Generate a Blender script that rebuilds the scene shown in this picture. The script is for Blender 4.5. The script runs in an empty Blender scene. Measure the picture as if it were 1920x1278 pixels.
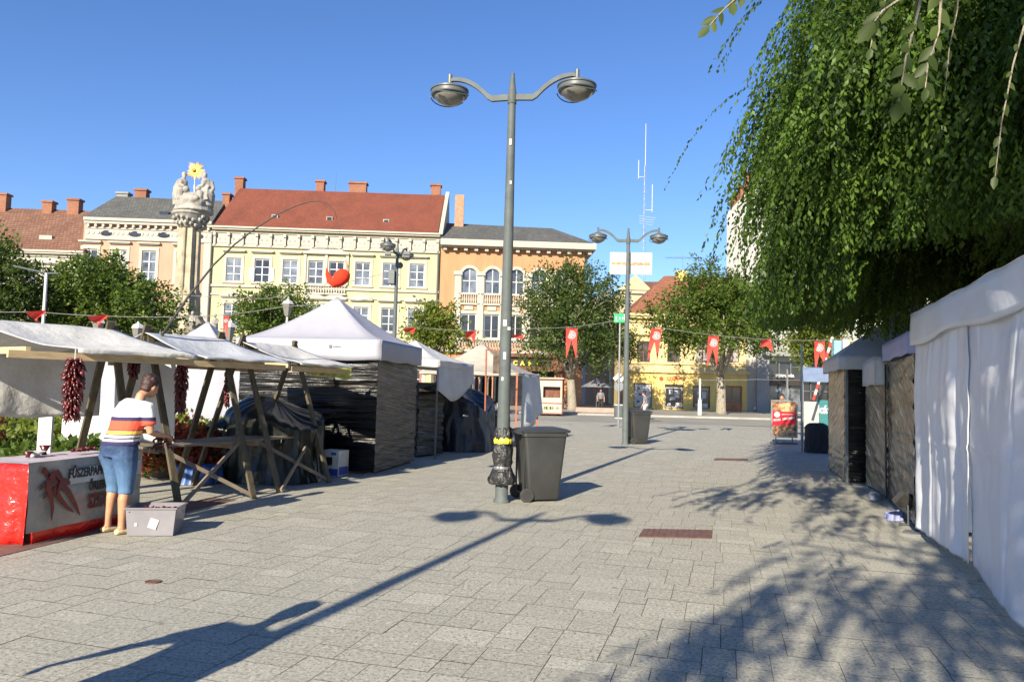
import bpy, bmesh, math, random
import numpy as np
from mathutils import Vector, Matrix, noise
random.seed(7); rng = np.random.default_rng(11)
R = math.radians
scene = bpy.context.scene
# ------------------------------------------------------------------ camera
PITCH = math.atan((730-639)/1386.67); ROLL = R(1.5); FP = 26/36*1920; EYE = 1.6
cd = bpy.data.cameras.new("camera"); cam = bpy.data.objects.new("camera", cd)
scene.collection.objects.link(cam); scene.camera = cam
cd.sensor_width = 36; cd.lens = 26; cd.clip_start = .05; cd.clip_end = 2000
CM = Matrix.Rotation(R(90)+PITCH, 4, 'X') @ Matrix.Rotation(ROLL, 4, 'Z')
CM = Matrix.Translation((0, 0, EYE)) @ CM
cam.matrix_world = CM
# ------------------------------------------------------------------ light
SUN_AZ = R(21); SUN_EL = R(27)
world = bpy.data.worlds.new("World"); scene.world = world; world.use_nodes = True
wn = world.node_tree.nodes; wl = world.node_tree.links
sky = wn.new('ShaderNodeTexSky'); sky.sky_type = 'NISHITA'; sky.sun_disc = False
sky.sun_elevation = SUN_EL; sky.sun_rotation = math.pi+SUN_AZ
sky.air_density = 1.0; sky.dust_density = 0.15; sky.ozone_density = 3.0; sky.altitude = 200
hs = wn.new('ShaderNodeHueSaturation'); hs.inputs['Saturation'].default_value = 1.12; hs.inputs['Value'].default_value = 1.0
wl.new(sky.outputs[0], hs.inputs['Color']); tint = wn.new('ShaderNodeMix'); tint.data_type = 'RGBA'; tint.blend_type = 'MULTIPLY'; tint.inputs[0].default_value = 1; tint.inputs[7].default_value = (.96, 1.0, 1.22, 1)
wl.new(hs.outputs[0], tint.inputs[6]); wl.new(tint.outputs[2], wn['Background'].inputs[0]); wn['Background'].inputs[1].default_value = 0.078
sd = bpy.data.lights.new("sun", 'SUN'); sd.energy = 5.0; sd.angle = R(0.53); sd.color = (1, .90, .72)
sun = bpy.data.objects.new("sun", sd); scene.collection.objects.link(sun)
sdir = Vector((-math.sin(SUN_AZ)*math.cos(SUN_EL), -math.cos(SUN_AZ)*math.cos(SUN_EL), math.sin(SUN_EL)))
sun.rotation_euler = sdir.to_track_quat('Z', 'Y').to_euler(); sun.location = sdir*60
scene.view_settings.view_transform = 'Standard'; scene.view_settings.look = 'None'
scene.view_settings.exposure = 1.0; scene.view_settings.gamma = 1
# ------------------------------------------------------------------ geometry helpers
CR = CM.to_3x3()
def ray(px, py): return CR @ Vector(((px-960)/FP, (639-py)/FP, -1))
def W(px, py, Y):
    d = ray(px, py); return Vector((0, 0, EYE)) + d*(Y/d.y)
def G(px, py, z=0.0):
    d = ray(px, py); return Vector((0, 0, EYE)) + d*((z-EYE)/d.z)
col = scene.collection
class MB:
    def __init__(s): s.v = []; s.f = []; s.m = []; s.mi = 0
    def add(s, vs, fs):
        b = len(s.v); s.v += [Vector(p) for p in vs]
        for f in fs: s.f.append([b+i for i in f]); s.m.append(s.mi)
        return s
    def box(s, c, size, M=None, rz=0):
        h = Vector(size)/2; M = M or Matrix.Rotation(rz, 3, 'Z')
        p = [Vector(c)+M @ Vector((x*h.x, y*h.y, z*h.z)) for z in (-1, 1) for y in (-1, 1) for x in (-1, 1)]
        return s.add(p, [(0, 2, 3, 1), (4, 5, 7, 6), (0, 1, 5, 4), (2, 6, 7, 3), (0, 4, 6, 2), (1, 3, 7, 5)])
    def beam(s, a, b, w, t, up=(0, 0, 1)):
        a = Vector(a); b = Vector(b); d = (b-a); L = d.length; d.normalize()
        x = d.cross(Vector(up)); x = x.normalized() if x.length > 1e-4 else Vector((1, 0, 0)); y = x.cross(d)
        return s.box((a+b)/2, (w, L, t), Matrix((x, d, y)).transposed())
    def tube(s, pts, rad, n=10, cap=True):
        pts = [Vector(p) for p in pts]; rr = rad if isinstance(rad, (list, tuple)) else [rad]*len(pts)
        T0 = (pts[1]-pts[0]).normalized(); x = T0.cross(Vector((0, 0, 1)))
        x = x.normalized() if x.length > 1e-3 else Vector((1, 0, 0))
        b = len(s.v)
        for i, p in enumerate(pts):
            t = (pts[min(i+1, len(pts)-1)]-pts[max(i-1, 0)]).normalized()
            x = (x-t*x.dot(t)).normalized(); y = t.cross(x)
            r = rr[i]; rx, ry = r if isinstance(r, tuple) else (r, r)
            for k in range(n):
                a = 2*math.pi*k/n; s.v.append(p+x*rx*math.cos(a)+y*ry*math.sin(a))
        for i in range(len(pts)-1):
            for k in range(n):
                s.f.append([b+i*n+k, b+i*n+(k+1) % n, b+(i+1)*n+(k+1) % n, b+(i+1)*n+k]); s.m.append(s.mi)
        if cap:
            s.f.append([b+k for k in range(n)][::-1]); s.m.append(s.mi)
            s.f.append([b+(len(pts)-1)*n+k for k in range(n)]); s.m.append(s.mi)
        return s
    def lathe(s, prof, c=(0, 0, 0), n=24, M=None, a0=0, sx=1, sy=1):
        b = len(s.v); c = Vector(c)
        for r, z in prof:
            for k in range(n):
                a = a0+2*math.pi*k/n; p = Vector((r*math.cos(a)*sx, r*math.sin(a)*sy, z)); s.v.append(c+(M @ p if M else p))
        for i in range(len(prof)-1):
            for k in range(n):
                s.f.append([b+i*n+k, b+i*n+(k+1) % n, b+(i+1)*n+(k+1) % n, b+(i+1)*n+k]); s.m.append(s.mi)
        s.f.append([b+k for k in range(n)][::-1]); s.m.append(s.mi)
        s.f.append([b+(len(prof)-1)*n+k for k in range(n)]); s.m.append(s.mi)
        return s
    def ball(s, c, r, n=12, m=8, M=None):
        r = Vector(r) if not isinstance(r, (int, float)) else Vector((r, r, r)); c = Vector(c); b = len(s.v)
        for i in range(m+1):
            t = math.pi*i/m
            for k in range(n):
                a = 2*math.pi*k/n
                p = Vector((r.x*math.sin(t)*math.cos(a), r.y*math.sin(t)*math.sin(a), r.z*math.cos(t))); s.v.append(c+(M @ p if M else p))
        for i in range(m):
            for k in range(n):
                s.f.append([b+i*n+k, b+(i+1)*n+k, b+(i+1)*n+(k+1) % n, b+i*n+(k+1) % n]); s.m.append(s.mi)
        return s
    def prism(s, poly, ext):
        poly = [Vector(p) for p in poly]; e = Vector(ext); n = len(poly)
        return s.add(poly+[p+e for p in poly], [list(range(n))[::-1], [n+i for i in range(n)]]+[[i, (i+1) % n, n+(i+1) % n, n+i] for i in range(n)])
    def grid(s, fn, nu, nv, thick=None):
        b = len(s.v)
        for j in range(nv+1):
            for i in range(nu+1): s.v.append(Vector(fn(i/nu, j/nv)))
        for j in range(nv):
            for i in range(nu):
                q = b+j*(nu+1)+i; s.f.append([q, q+1, q+nu+2, q+nu+1]); s.m.append(s.mi)
        return s
    def build(s, name, mat, parent=None, smooth=False, world=True, weld=False):
        me = bpy.data.meshes.new(name)
        if parent is not None and world:
            Mi = WM[parent.name].inverted(); vs = [Mi @ p for p in s.v]
        else: vs = s.v
        me.from_pydata([tuple(p) for p in vs], [], s.f)
        for m in (mat if isinstance(mat, (list, tuple)) else [mat]): me.materials.append(m)
        me.polygons.foreach_set('material_index', s.m)
        if smooth is True: me.polygons.foreach_set('use_smooth', [True]*len(me.polygons))
        if weld:
            bm = bmesh.new(); bm.from_mesh(me); bmesh.ops.remove_doubles(bm, verts=bm.verts, dist=1e-5)
            bmesh.ops.recalc_face_normals(bm, faces=bm.faces); bm.to_mesh(me); bm.free()
        me.update()
        o = bpy.data.objects.new(name, me); col.objects.link(o)
        if parent is not None: o.parent = parent; WM[o.name] = WM[parent.name]
        else: WM[o.name] = Matrix.Identity(4)
        if isinstance(smooth, float):
            try: me.set_sharp_from_angle(angle=R(smooth)); me.polygons.foreach_set('use_smooth', [True]*len(me.polygons))
            except Exception: pass
        return o
WM = {}
def tag(o, label=None, cat=None, group=None, kind=None):
    for k, v in (('label', label), ('category', cat), ('group', group), ('kind', kind)):
        if v: o[k] = v
    return o
def thing(name, loc, label, cat, rz=0, group=None):
    o = bpy.data.objects.new(name, None); col.objects.link(o); o.empty_display_size = .2
    o.location = loc; o.rotation_euler = (0, 0, rz)
    WM[o.name] = Matrix.Translation(Vector(loc)) @ Matrix.Rotation(rz, 4, 'Z')
    return tag(o, label, cat, group)
def copy_tree(o, parent=None):
    c = o.copy(); col.objects.link(c); c.parent = parent
    for ch in list(o.children): copy_tree(ch, c)
    return c
def place(o, loc, rz, label, group=None):
    o.location = loc; o.rotation_euler = (0, 0, rz); o['label'] = label
    if group: o['group'] = group
    return o
def solid(o, t, off=-1):
    m = o.modifiers.new('solid', 'SOLIDIFY'); m.thickness = t; m.offset = off; return o
def bake(o, *mods):
    """apply the modifiers of o into its mesh"""
    bpy.context.view_layer.update()
    dg = bpy.context.evaluated_depsgraph_get(); ev = o.evaluated_get(dg)
    me = bpy.data.meshes.new_from_object(ev); old = o.data; o.modifiers.clear(); o.data = me
    return o
def remesh(o, vox, it=3):
    m = o.modifiers.new('r', 'REMESH'); m.mode = 'VOXEL'; m.voxel_size = vox; m.use_smooth_shade = True
    if it:
        k = o.modifiers.new('s', 'SMOOTH'); k.iterations = it; k.factor = .5
    return bake(o)
def text(name, body, size, mat, M, parent=None, ext=.004, bold=.0, sx=1.0, align='CENTER'):
    cu = bpy.data.curves.new(name, 'FONT'); cu.body = body; cu.size = size; cu.extrude = ext; cu.offset = bold
    cu.align_x = align; cu.align_y = 'CENTER'
    t = bpy.data.objects.new(name, cu); col.objects.link(t); bpy.context.view_layer.update()
    me = bpy.data.meshes.new_from_object(t.evaluated_get(bpy.context.evaluated_depsgraph_get()))
    col.objects.unlink(t); bpy.data.objects.remove(t)
    me.transform(Matrix.Diagonal((sx, 1, 1, 1))); me.transform(M)
    if parent is not None: me.transform(WM[parent.name].inverted())
    me.materials.clear(); me.materials.append(mat)
    o = bpy.data.objects.new(name, me); col.objects.link(o)
    if parent is not None: o.parent = parent; WM[o.name] = WM[parent.name]
    return o
def frameM(c, xd, up=(0, 0, 1)):
    """matrix whose x runs along xd, y along up, z = outward"""
    x = Vector(xd).normalized(); z = x.cross(Vector(up)).normalized(); y = z.cross(x)
    M = Matrix((x, y, z)).transposed().to_4x4(); M.translation = Vector(c); return M
# ------------------------------------------------------------------ materials
def nm(name):
    m = bpy.data.materials.new(name); m.use_nodes = True
    return m, m.node_tree.nodes, m.node_tree.links, m.node_tree.nodes['Principled BSDF']
def mixc(n, l, a, b, fac, mode='MIX'):
    x = n.new('ShaderNodeMix'); x.data_type = 'RGBA'; x.blend_type = mode
    for sock, v in ((x.inputs[0], fac), (x.inputs[6], a), (x.inputs[7], b)):
        if hasattr(v, 'is_output'): l.new(v, sock)
        else: sock.default_value = v if isinstance(v, (int, float)) else (*v[:3], 1)
    return x.outputs[2]
def coords(n, l, scale=(1, 1, 1), rz=0, kind='Object', rot=None):
    t = n.new('ShaderNodeTexCoord'); mp = n.new('ShaderNodeMapping')
    mp.inputs['Scale'].default_value = scale; mp.inputs['Rotation'].default_value = rot or (0, 0, rz)
    l.new(t.outputs[kind], mp.inputs[0]); return mp.outputs[0]
def noi(n, l, vec, scale, detail=4, rough=.55, dist=0):
    t = n.new('ShaderNodeTexNoise'); t.inputs['Scale'].default_value = scale; t.inputs['Detail'].default_value = detail
    t.inputs['Roughness'].default_value = rough; t.inputs['Distortion'].default_value = dist
    l.new(vec, t.inputs['Vector']); return t.outputs[0]
def ramp(n, l, fac, stops, interp='LINEAR'):
    r = n.new('ShaderNodeValToRGB'); r.color_ramp.interpolation = interp; e = r.color_ramp.elements
    while len(e) < len(stops): e.new(.5)
    for i, (p, c) in enumerate(stops):
        e[i].position = p; e[i].color = (*c[:3], 1) if not isinstance(c, (int, float)) else (c, c, c, 1)
    l.new(fac, r.inputs[0]); return r.outputs[0]
def bumpn(n, l, h, b, strength=.3, dist=.02):
    t = n.new('ShaderNodeBump'); t.inputs['Strength'].default_value = strength; t.inputs['Distance'].default_value = dist
    l.new(h, t.inputs['Height']); l.new(t.outputs[0], b.inputs['Normal']); return t
CAL = {'cream_stucco': 0.62, 'white_plaster_trim': 0.5, 'pale_yellow_stucco': 0.6, 'salmon_stucco': 0.62, 'orange_stucco': 0.66, 'bright_yellow_stucco': 0.92, 'light_yellow_stucco': 0.72, 'aged_cream_wall': 0.6, 'off_white_render': 0.62, 'grey_render': 0.7, 'white_paint': 0.66, 'weathered_limestone': 0.62, 'grey_stone': 0.62, 'white_tarpaulin': 0.88, 'greyish_tarpaulin': 0.95, 'beige_canvas': 0.7, 'white_tent_fabric': 0.55, 'white_pvc_wall': 0.98, 'white_emblem_print': 0.8, 'window_glass': 0.8, 'gilded_metal': 0.8, 'pale_brick': 0.6}
def mat(name, c, rough=.7, var=.15, scale=6, bump=0, bscale=40, bdist=.01, metal=0, stretch=(1, 1, 1), spec=.5, translucent=0, fine=0):
    c = [x*CAL.get(name, 1) for x in c]
    m, n, l, b = nm(name); v = coords(n, l, stretch)
    f = noi(n, l, v, scale, 5)
    lo = [max(0, x*(1-var*1.6)) for x in c]; hi = [min(1, x*(1+var)) for x in c]
    o = mixc(n, l, lo, hi, ramp(n, l, f, ((.3, 0.), (.7, 1.))))
    if fine:
        g = noi(n, l, v, scale*18, 2); o = mixc(n, l, o, [x*(1-fine) for x in c], ramp(n, l, g, ((.45, 0.), (.7, 1.))))
    l.new(o, b.inputs['Base Color']); b.inputs['Roughness'].default_value = rough; b.inputs['Metallic'].default_value = metal
    b.inputs['Specular IOR Level'].default_value = spec
    if bump: bumpn(n, l, noi(n, l, v, bscale, 4), b, bump, bdist)
    if translucent:
        t = n.new('ShaderNodeBsdfTranslucent'); l.new(o, t.inputs[0]); x = n.new('ShaderNodeMixShader'); x.inputs[0].default_value = translucent
        l.new(b.outputs[0], x.inputs[1]); l.new(t.outputs[0], x.inputs[2]); l.new(x.outputs[0], n['Material Output'].inputs[0])
    return m
def leafmat(name, c1, c2, trans=.35, rough=.45):
    m, n, l, b = nm(name)
    g = n.new('ShaderNodeNewGeometry'); o = ramp(n, l, g.outputs['Random Per Island'], ((0, c1), (.55, [(a+b_)/2 for a, b_ in zip(c1, c2)]), (1, c2)))
    v = coords(n, l); o = mixc(n, l, o, [x*.6 for x in c1], ramp(n, l, noi(n, l, v, 1.1, 2), ((.42, .0), (.62, .75)))); o = mixc(n, l, o, [c2[0]*1.15, c2[1]*1.15, c2[2]], ramp(n, l, noi(n, l, coords(n, l, (1, 1, 1), .7), 1.7, 2), ((.52, 0.), (.70, .6))))
    l.new(o, b.inputs['Base Color']); b.inputs['Roughness'].default_value = rough; b.inputs['Specular IOR Level'].default_value = .25
    t = n.new('ShaderNodeBsdfTranslucent'); l.new(mixc(n, l, o, (.35, .5, .03), .3), t.inputs[0])
    x = n.new('ShaderNodeMixShader'); x.inputs[0].default_value = trans
    l.new(b.outputs[0], x.inputs[1]); l.new(t.outputs[0], x.inputs[2]); l.new(x.outputs[0], n['Material Output'].inputs[0])
    return m
def roofmat(name, c1, c2, mort, sc=3.2):
    c1, c2, mort = [[x*.62 for x in c] for c in (c1, c2, mort)]
    m, n, l, b = nm(name)
    t = n.new('ShaderNodeTexCoord'); s = n.new('ShaderNodeSeparateXYZ'); cc = n.new('ShaderNodeCombineXYZ')
    l.new(t.outputs['Object'], s.inputs[0]); l.new(s.outputs[0], cc.inputs[0]); l.new(s.outputs[2], cc.inputs[1])
    br = n.new('ShaderNodeTexBrick'); l.new(cc.outputs[0], br.inputs['Vector']); br.inputs['Scale'].default_value = sc
    br.inputs['Color1'].default_value = (*c1, 1); br.inputs['Color2'].default_value = (*c2, 1); br.inputs['Mortar'].default_value = (*mort, 1)
    br.inputs['Mortar Size'].default_value = .06; br.inputs['Brick Width'].default_value = .8; br.inputs['Row Height'].default_value = .6; br.inputs['Bias'].default_value = -.1
    f = noi(n, l, cc.outputs[0], .5, 6, .65); o = mixc(n, l, br.outputs[0], [x*.55 for x in c1], ramp(n, l, f, ((.45, 0.), (.8, .9))))
    f2 = noi(n, l, cc.outputs[0], 6, 3); o = mixc(n, l, o, c2, ramp(n, l, f2, ((.5, 0.), (.75, .6))))
    l.new(o, b.inputs['Base Color']); b.inputs['Roughness'].default_value = .85
    bumpn(n, l, br.outputs[1], b, .4, -.05); return m
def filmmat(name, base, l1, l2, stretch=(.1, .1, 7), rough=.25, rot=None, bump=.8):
    """stretch film wound round goods: long thin stretched creases, their highlights painted in as colour"""
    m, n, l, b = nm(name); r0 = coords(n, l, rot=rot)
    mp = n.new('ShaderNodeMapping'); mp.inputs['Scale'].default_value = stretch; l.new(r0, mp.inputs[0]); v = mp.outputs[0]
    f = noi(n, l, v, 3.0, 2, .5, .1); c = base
    k = ramp(n, l, f, ((0, c), (.30, l2), (.335, c), (.36, l1), (.38, c), (.405, l2), (.425, l2), (.435, l1), (.45, c), (.475, c), (.485, l2), (.505, l2), (.512, l1), (.53, c), (.55, l2), (.57, l2), (.58, c), (.60, l1), (.62, c), (.635, l2), (.67, l2), (.68, l1), (.71, c)))  # pale stops are painted highlights along the creases
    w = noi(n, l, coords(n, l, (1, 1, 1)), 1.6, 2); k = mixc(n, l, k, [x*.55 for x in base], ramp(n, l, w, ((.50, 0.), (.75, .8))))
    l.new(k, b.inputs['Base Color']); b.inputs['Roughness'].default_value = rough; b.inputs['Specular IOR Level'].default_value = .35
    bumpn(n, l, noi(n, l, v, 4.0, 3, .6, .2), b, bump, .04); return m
M = {}
M['cream'] = mat('cream_stucco', (.78, .72, .56), .8, .12, 1.2, .1, 30)
M['cream2'] = mat('white_plaster_trim', (.84, .78, .64), .8, .06, 2)
M['yellow_wall'] = mat('pale_yellow_stucco', (.80, .73, .40), .85, .11, 1.1, stretch=(1.6, 1.6, .35), fine=.06)
M['pink_wall'] = mat('salmon_stucco', (.72, .43, .29), .85, .11, 1.1, stretch=(1.6, 1.6, .35), fine=.06)
M['orange_wall'] = mat('orange_stucco', (.70, .34, .17), .85, .11, 1.1, stretch=(1.6, 1.6, .35), fine=.06)
M['shop_yellow'] = mat('bright_yellow_stucco', (.86, .61, .19), .85, .11, 1.1, stretch=(1.6, 1.6, .35), fine=.06)
M['shop_yellow_up'] = mat('light_yellow_stucco', (.86, .68, .34), .85, .11, 1.1, stretch=(1.6, 1.6, .35), fine=.06)
M['old_wall'] = mat('aged_cream_wall', (.66, .58, .38), .9, .12, 1.5)
M['white_wall'] = mat('off_white_render', (.66, .65, .60), .85, .11, 1.1, stretch=(1.6, 1.6, .35), fine=.06)
M['grey_wall'] = mat('grey_render', (.36, .36, .35), .85, .08, .8)
M['roof_red'] = roofmat('red_clay_tiles', (.28, .075, .038), (.36, .10, .05), (.18, .05, .03), 4)
M['roof_old'] = roofmat('weathered_clay_tiles', (.27, .12, .07), (.37, .20, .13), (.14, .06, .04), 2.6)
M['roof_grey'] = roofmat('grey_slates', (.13, .13, .12), (.20, .20, .18), (.09, .09, .08), 2.8)
M['roof_red2'] = roofmat('orange_clay_tiles', (.36, .13, .065), (.46, .20, .11), (.20, .07, .04), 3)
M['brick'] = roofmat('chimney_brick', (.42, .14, .07), (.52, .20, .10), (.35, .25, .18), 5)
M['brick_pale'] = mat('pale_brick', (.62, .36, .22), .85, .15, 3)
M['glass'] = mat('window_glass', (.16, .18, .21), .08, .6, .8, spec=.8)
M['glass_dark'] = mat('dark_window_glass', (.03, .03, .035), .08, .4, .8, spec=.8)
M['glass_mid'] = mat('window_glass_dim', (.07, .075, .085), .06, .5, 1.3, spec=.8)
M['curtain'] = mat('curtained_window', (.34, .33, .31), .3, .25, 2.5, stretch=(6, 6, .5))
M['white_paint'] = mat('white_paint', (.80, .80, .78), .5, .05, 4)
M['dark_wood'] = mat('dark_red_wood', (.16, .055, .03), .5, .3, 2, stretch=(4, 4, 1))
M['orange_wood'] = mat('orange_wood', (.48, .17, .06), .5, .2, 2)
M['stone'] = mat('weathered_limestone', (.62, .53, .37), .9, .22, 1.6, .5, 9, .05)
M['stone_grey'] = mat('grey_stone', (.52, .49, .43), .9, .2, 1.6, .5, 9, .05)
M['gold'] = mat('gilded_metal', (.55, .27, .035), .4, .2, 5, metal=.35)
M['lamp_metal'] = mat('grey_painted_steel', (.105, .122, .12), .62, .14, 7, .15, 60, .004, spec=.25, fine=.25)
M['lamp_dark'] = mat('dark_grey_painted_steel', (.095, .108, .108), .45, .1, 5)
M['lamp_glass'] = mat('dusty_lamp_glass', (.20, .19, .165), .25, .1, 6)
M['bin'] = mat('dark_grey_plastic', (.040, .041, .040), .45, .18, 3, .08, 90, .003, fine=.2)
M['rubber'] = mat('black_rubber', (.045, .043, .04), .7, .2, 20)
M['bag'] = mat('black_plastic_bag', (.035, .035, .036), .22, .3, 8, .9, 14, .05)
M['tape'] = mat('yellow_tape', (.8, .7, .05), .4, .05)
M['steel'] = mat('galvanised_steel', (.28, .29, .29), .4, .12, 8, metal=.5)
M['wood'] = mat('olive_stained_wood', (.105, .085, .05), .7, .35, 3, .4, 30, .004, stretch=(8, 8, 1), fine=.3)
M['wood_pale'] = mat('raw_pine_plank', (.58, .43, .24), .7, .2, 3, stretch=(2, 2, 9), fine=.2)
M['wood_table'] = mat('grey_weathered_planks', (.24, .19, .14), .75, .3, 3, .3, 20, stretch=(1, 1, 1), fine=.25)
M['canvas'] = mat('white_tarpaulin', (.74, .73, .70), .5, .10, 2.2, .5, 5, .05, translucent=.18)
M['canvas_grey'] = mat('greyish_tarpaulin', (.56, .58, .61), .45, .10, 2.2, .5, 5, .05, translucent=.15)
M['canvas_old'] = mat('beige_canvas', (.62, .58, .49), .7, .14, 2.2, .5, 5, .05, translucent=.2)
M['tent_white'] = mat('white_tent_fabric', (.70, .70, .80), .55, .04, 2.2, .25, 4, .04, translucent=.12)
M['tent_lilac'] = mat('lavender_tent_fabric', (.42, .44, .70), .55, .05, 2.2, .25, 4, .04, translucent=.2)
M['tent_pvc'] = mat('white_pvc_wall', (.80, .81, .84), .38, .05, 1.3, .25, 4, .04, spec=.6, translucent=.12)
M['window_pvc'] = mat('clear_yellowish_vinyl', (.42, .45, .10), .15, .35, 9)
M['film_black'] = filmmat('black_stretch_film', (.004, .004, .005), (.020, .019, .017), (.001, .001, .001), (.06, .06, 8), .22, None, .45)
M['film_painted_glint'] = filmmat('painted_glint_stretch_film', (.040, .038, .030), (.15, .14, .11), (.006, .006, .006), (.12, .12, 8), .3, (R(6), R(3), 0))  # glints are colour streaks, not reflections
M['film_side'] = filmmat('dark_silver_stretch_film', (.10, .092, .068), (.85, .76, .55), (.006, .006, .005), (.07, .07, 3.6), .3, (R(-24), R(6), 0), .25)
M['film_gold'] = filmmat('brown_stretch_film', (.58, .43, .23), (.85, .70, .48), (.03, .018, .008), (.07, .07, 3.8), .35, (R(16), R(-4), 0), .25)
M['tarp_dark'] = mat('black_green_tarpaulin', (.013, .016, .012), .30, .12, 2.0, .3, 3.2, .07, spec=.4)
M['tarp_blue'] = mat('navy_tarpaulin', (.014, .019, .030), .38, .12, 2.0, .6, 3.0, .07)
M['blue_sheet'] = mat('blue_sheet', (.05, .12, .35), .4, .2, 4, .6, 8)
M['red_cloth'] = mat('red_plastic_cloth', (.66, .018, .012), .3, .12, 3, .8, 6, .05, spec=.6)
M['red_plush'] = mat('red_plush', (.75, .035, .01), .95, .12, 30, .6, 90, .01)
M['red_dark'] = mat('dried_pepper_skin', (.10, .008, .008), .28, .5, 18, .5, 60, .003, spec=.6)
M['banner'] = mat('silver_vinyl_banner', (.32, .31, .28), .25, .2, 3, .5, 7, .03)
M['ink'] = mat('black_print', (.03, .02, .018), .5, .1)
M['ink_red'] = mat('brown_red_print', (.14, .022, .018), .4, .3, 12)
M['pennant'] = mat('red_pennant_cloth', (.66, .07, .05), .7, .08, 6, translucent=.35)
M['emblem'] = mat('white_emblem_print', (.62, .60, .58), .7, .1)
M['emblem_dark'] = mat('grey_emblem_print', (.16, .16, .17), .7, .1)
M['wire'] = mat('thin_cable', (.22, .22, .21), .6, .1)
M['skin'] = mat('tanned_skin', (.50, .25, .14), .5, .1, 9)
M['skin2'] = mat('light_skin', (.55, .33, .22), .5, .1, 9)
M['hair'] = mat('dark_brown_hair', (.045, .016, .012), .5, .5, 40, .6, 90, .01)
M['shoe'] = mat('beige_canvas_shoe', (.62, .48, .27), .7, .1)
M['black_cloth'] = mat('black_cloth', (.02, .02, .022), .8, .3, 6, .4, 12)
M['grey_cloth'] = mat('grey_cloth', (.18, .18, .2), .8, .3, 6, .4, 12)
M['brown_cloth'] = mat('brown_patterned_fabric', (.17, .12, .09), .8, .5, 5, .3, 12)
M['asphalt'] = mat('worn_asphalt', (.25, .24, .21), .9, .10, .35, .2, 60, fine=.2)
M['kerb'] = mat('granite_kerb', (.34, .32, .29), .85, .15, 2)
M['kerb_pink'] = mat('pink_granite', (.40, .27, .22), .85, .15, 2)
M['brown_strip'] = mat('brown_clinker', (.17, .095, .075), .8, .25, 5, .3, 40, fine=.3)
M['rust'] = mat('rusty_iron', (.16, .085, .065), .7, .25, 9, .5, 50, fine=.4)
M['bark'] = mat('grey_bark', (.13, .105, .08), .95, .35, 5, .9, 14, .04, stretch=(3, 3, 1))
M['bark_pale'] = mat('pale_bark', (.30, .26, .20), .95, .25, 5, .9, 14, .04, stretch=(3, 3, 1))
M['teal'] = mat('teal_sign_paint', (.04, .17, .17), .5, .1)
M['green_sign'] = mat('green_sign_face', (.02, .50, .14), .5, .05)
M['pic_red'] = mat('red_poster_print', (.62, .02, .03), .35, .1)
M['pic_brown'] = mat('brown_poster_print', (.26, .13, .07), .35, .8, 9)
M['pic_tan'] = mat('tan_poster_print', (.52, .32, .16), .35, .5, 14)
M['red_letter'] = mat('red_sign_letter', (.62, .06, .04), .5, .1)
M['yellow_letter'] = mat('yellow_bulb_letter', (.9, .75, .08), .5, .05)
M['leafA'] = leafmat('leaf_mid_green', (.045, .085, .016), (.17, .23, .045))
M['leafB'] = leafmat('leaf_blue_green', (.035, .062, .018), (.13, .18, .05))
M['leafC'] = leafmat('leaf_yellow_green', (.09, .13, .02), (.26, .29, .05))
M['leafN'] = leafmat('leaf_elm_green', (.016, .040, .008), (.13, .22, .035), .4, .45)
M['leafBig'] = leafmat('leaf_large_elm', (.03, .055, .014), (.12, .155, .045), .4, .45)
M['leafRed'] = leafmat('leaf_scarlet', (.16, .025, .025), (.42, .07, .05))
M['leafLime'] = leafmat('leaf_lime', (.16, .18, .03), (.36, .34, .06))
M['crate'] = mat('clear_grey_plastic', (.42, .40, .43), .2, .08, 4, translucent=.45)
M['cardboard'] = mat('white_printed_cardboard', (.62, .60, .55), .6, .1)
M['blue_print'] = mat('blue_print', (.05, .08, .35), .5, .1)
M['mesh_tan'] = mat('beige_stone_panel', (.50, .45, .36), .8, .1)
M['blue_canvas'] = mat('slate_blue_canvas', (.14, .19, .30), .7, .1)
M['light_blue'] = mat('light_blue_flag', (.22, .50, .80), .6, .1)
M['red_pole'] = mat('red_brown_pole', (.34, .11, .06), .5, .15)
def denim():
    m, n, l, b = nm('faded_denim_shaded_top'); v = coords(n, l)
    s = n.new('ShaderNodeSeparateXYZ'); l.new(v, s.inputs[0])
    f = ramp(n, l, s.outputs[2], ((.45, (.085, .17, .31)), (.70, (.06, .125, .25)), (.86, (.025, .05, .12)), (.97, (.014, .028, .075))))  # dark top: partly the cloth itself, partly canopy shade painted in
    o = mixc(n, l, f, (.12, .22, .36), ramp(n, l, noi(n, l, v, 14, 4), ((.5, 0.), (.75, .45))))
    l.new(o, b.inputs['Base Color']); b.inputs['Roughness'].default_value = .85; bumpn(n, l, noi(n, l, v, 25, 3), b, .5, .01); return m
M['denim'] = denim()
def stripes():
    m, n, l, b = nm('striped_jersey'); v = coords(n, l); s = n.new('ShaderNodeSeparateXYZ'); l.new(v, s.inputs[0])
    ad = n.new('ShaderNodeMath'); ad.operation = 'SUBTRACT'; l.new(s.outputs[2], ad.inputs[0]); ad.inputs[1].default_value = .9
    mu = n.new('ShaderNodeMath'); mu.operation = 'MULTIPLY'; l.new(ad.outputs[0], mu.inputs[0]); mu.inputs[1].default_value = 1/.6
    W_ = (.68, .66, .66); N_ = (.03, .025, .09); O_ = (.78, .10, .05); Y_ = (.85, .50, .08)
    zs = [(.90, N_), (.955, W_), (.978, N_), (.992, W_), (1.018, N_), (1.028, Y_), (1.062, N_), (1.072, O_), (1.165, N_), (1.205, W_)]
    o = ramp(n, l, mu.outputs[0], [((z-.9)/.6, c) for z, c in zs], 'CONSTANT')
    l.new(o, b.inputs['Base Color']); b.inputs['Roughness'].default_value = .85; bumpn(n, l, noi(n, l, v, 9, 3), b, .7, .03); return m
M['stripes'] = stripes()
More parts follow.
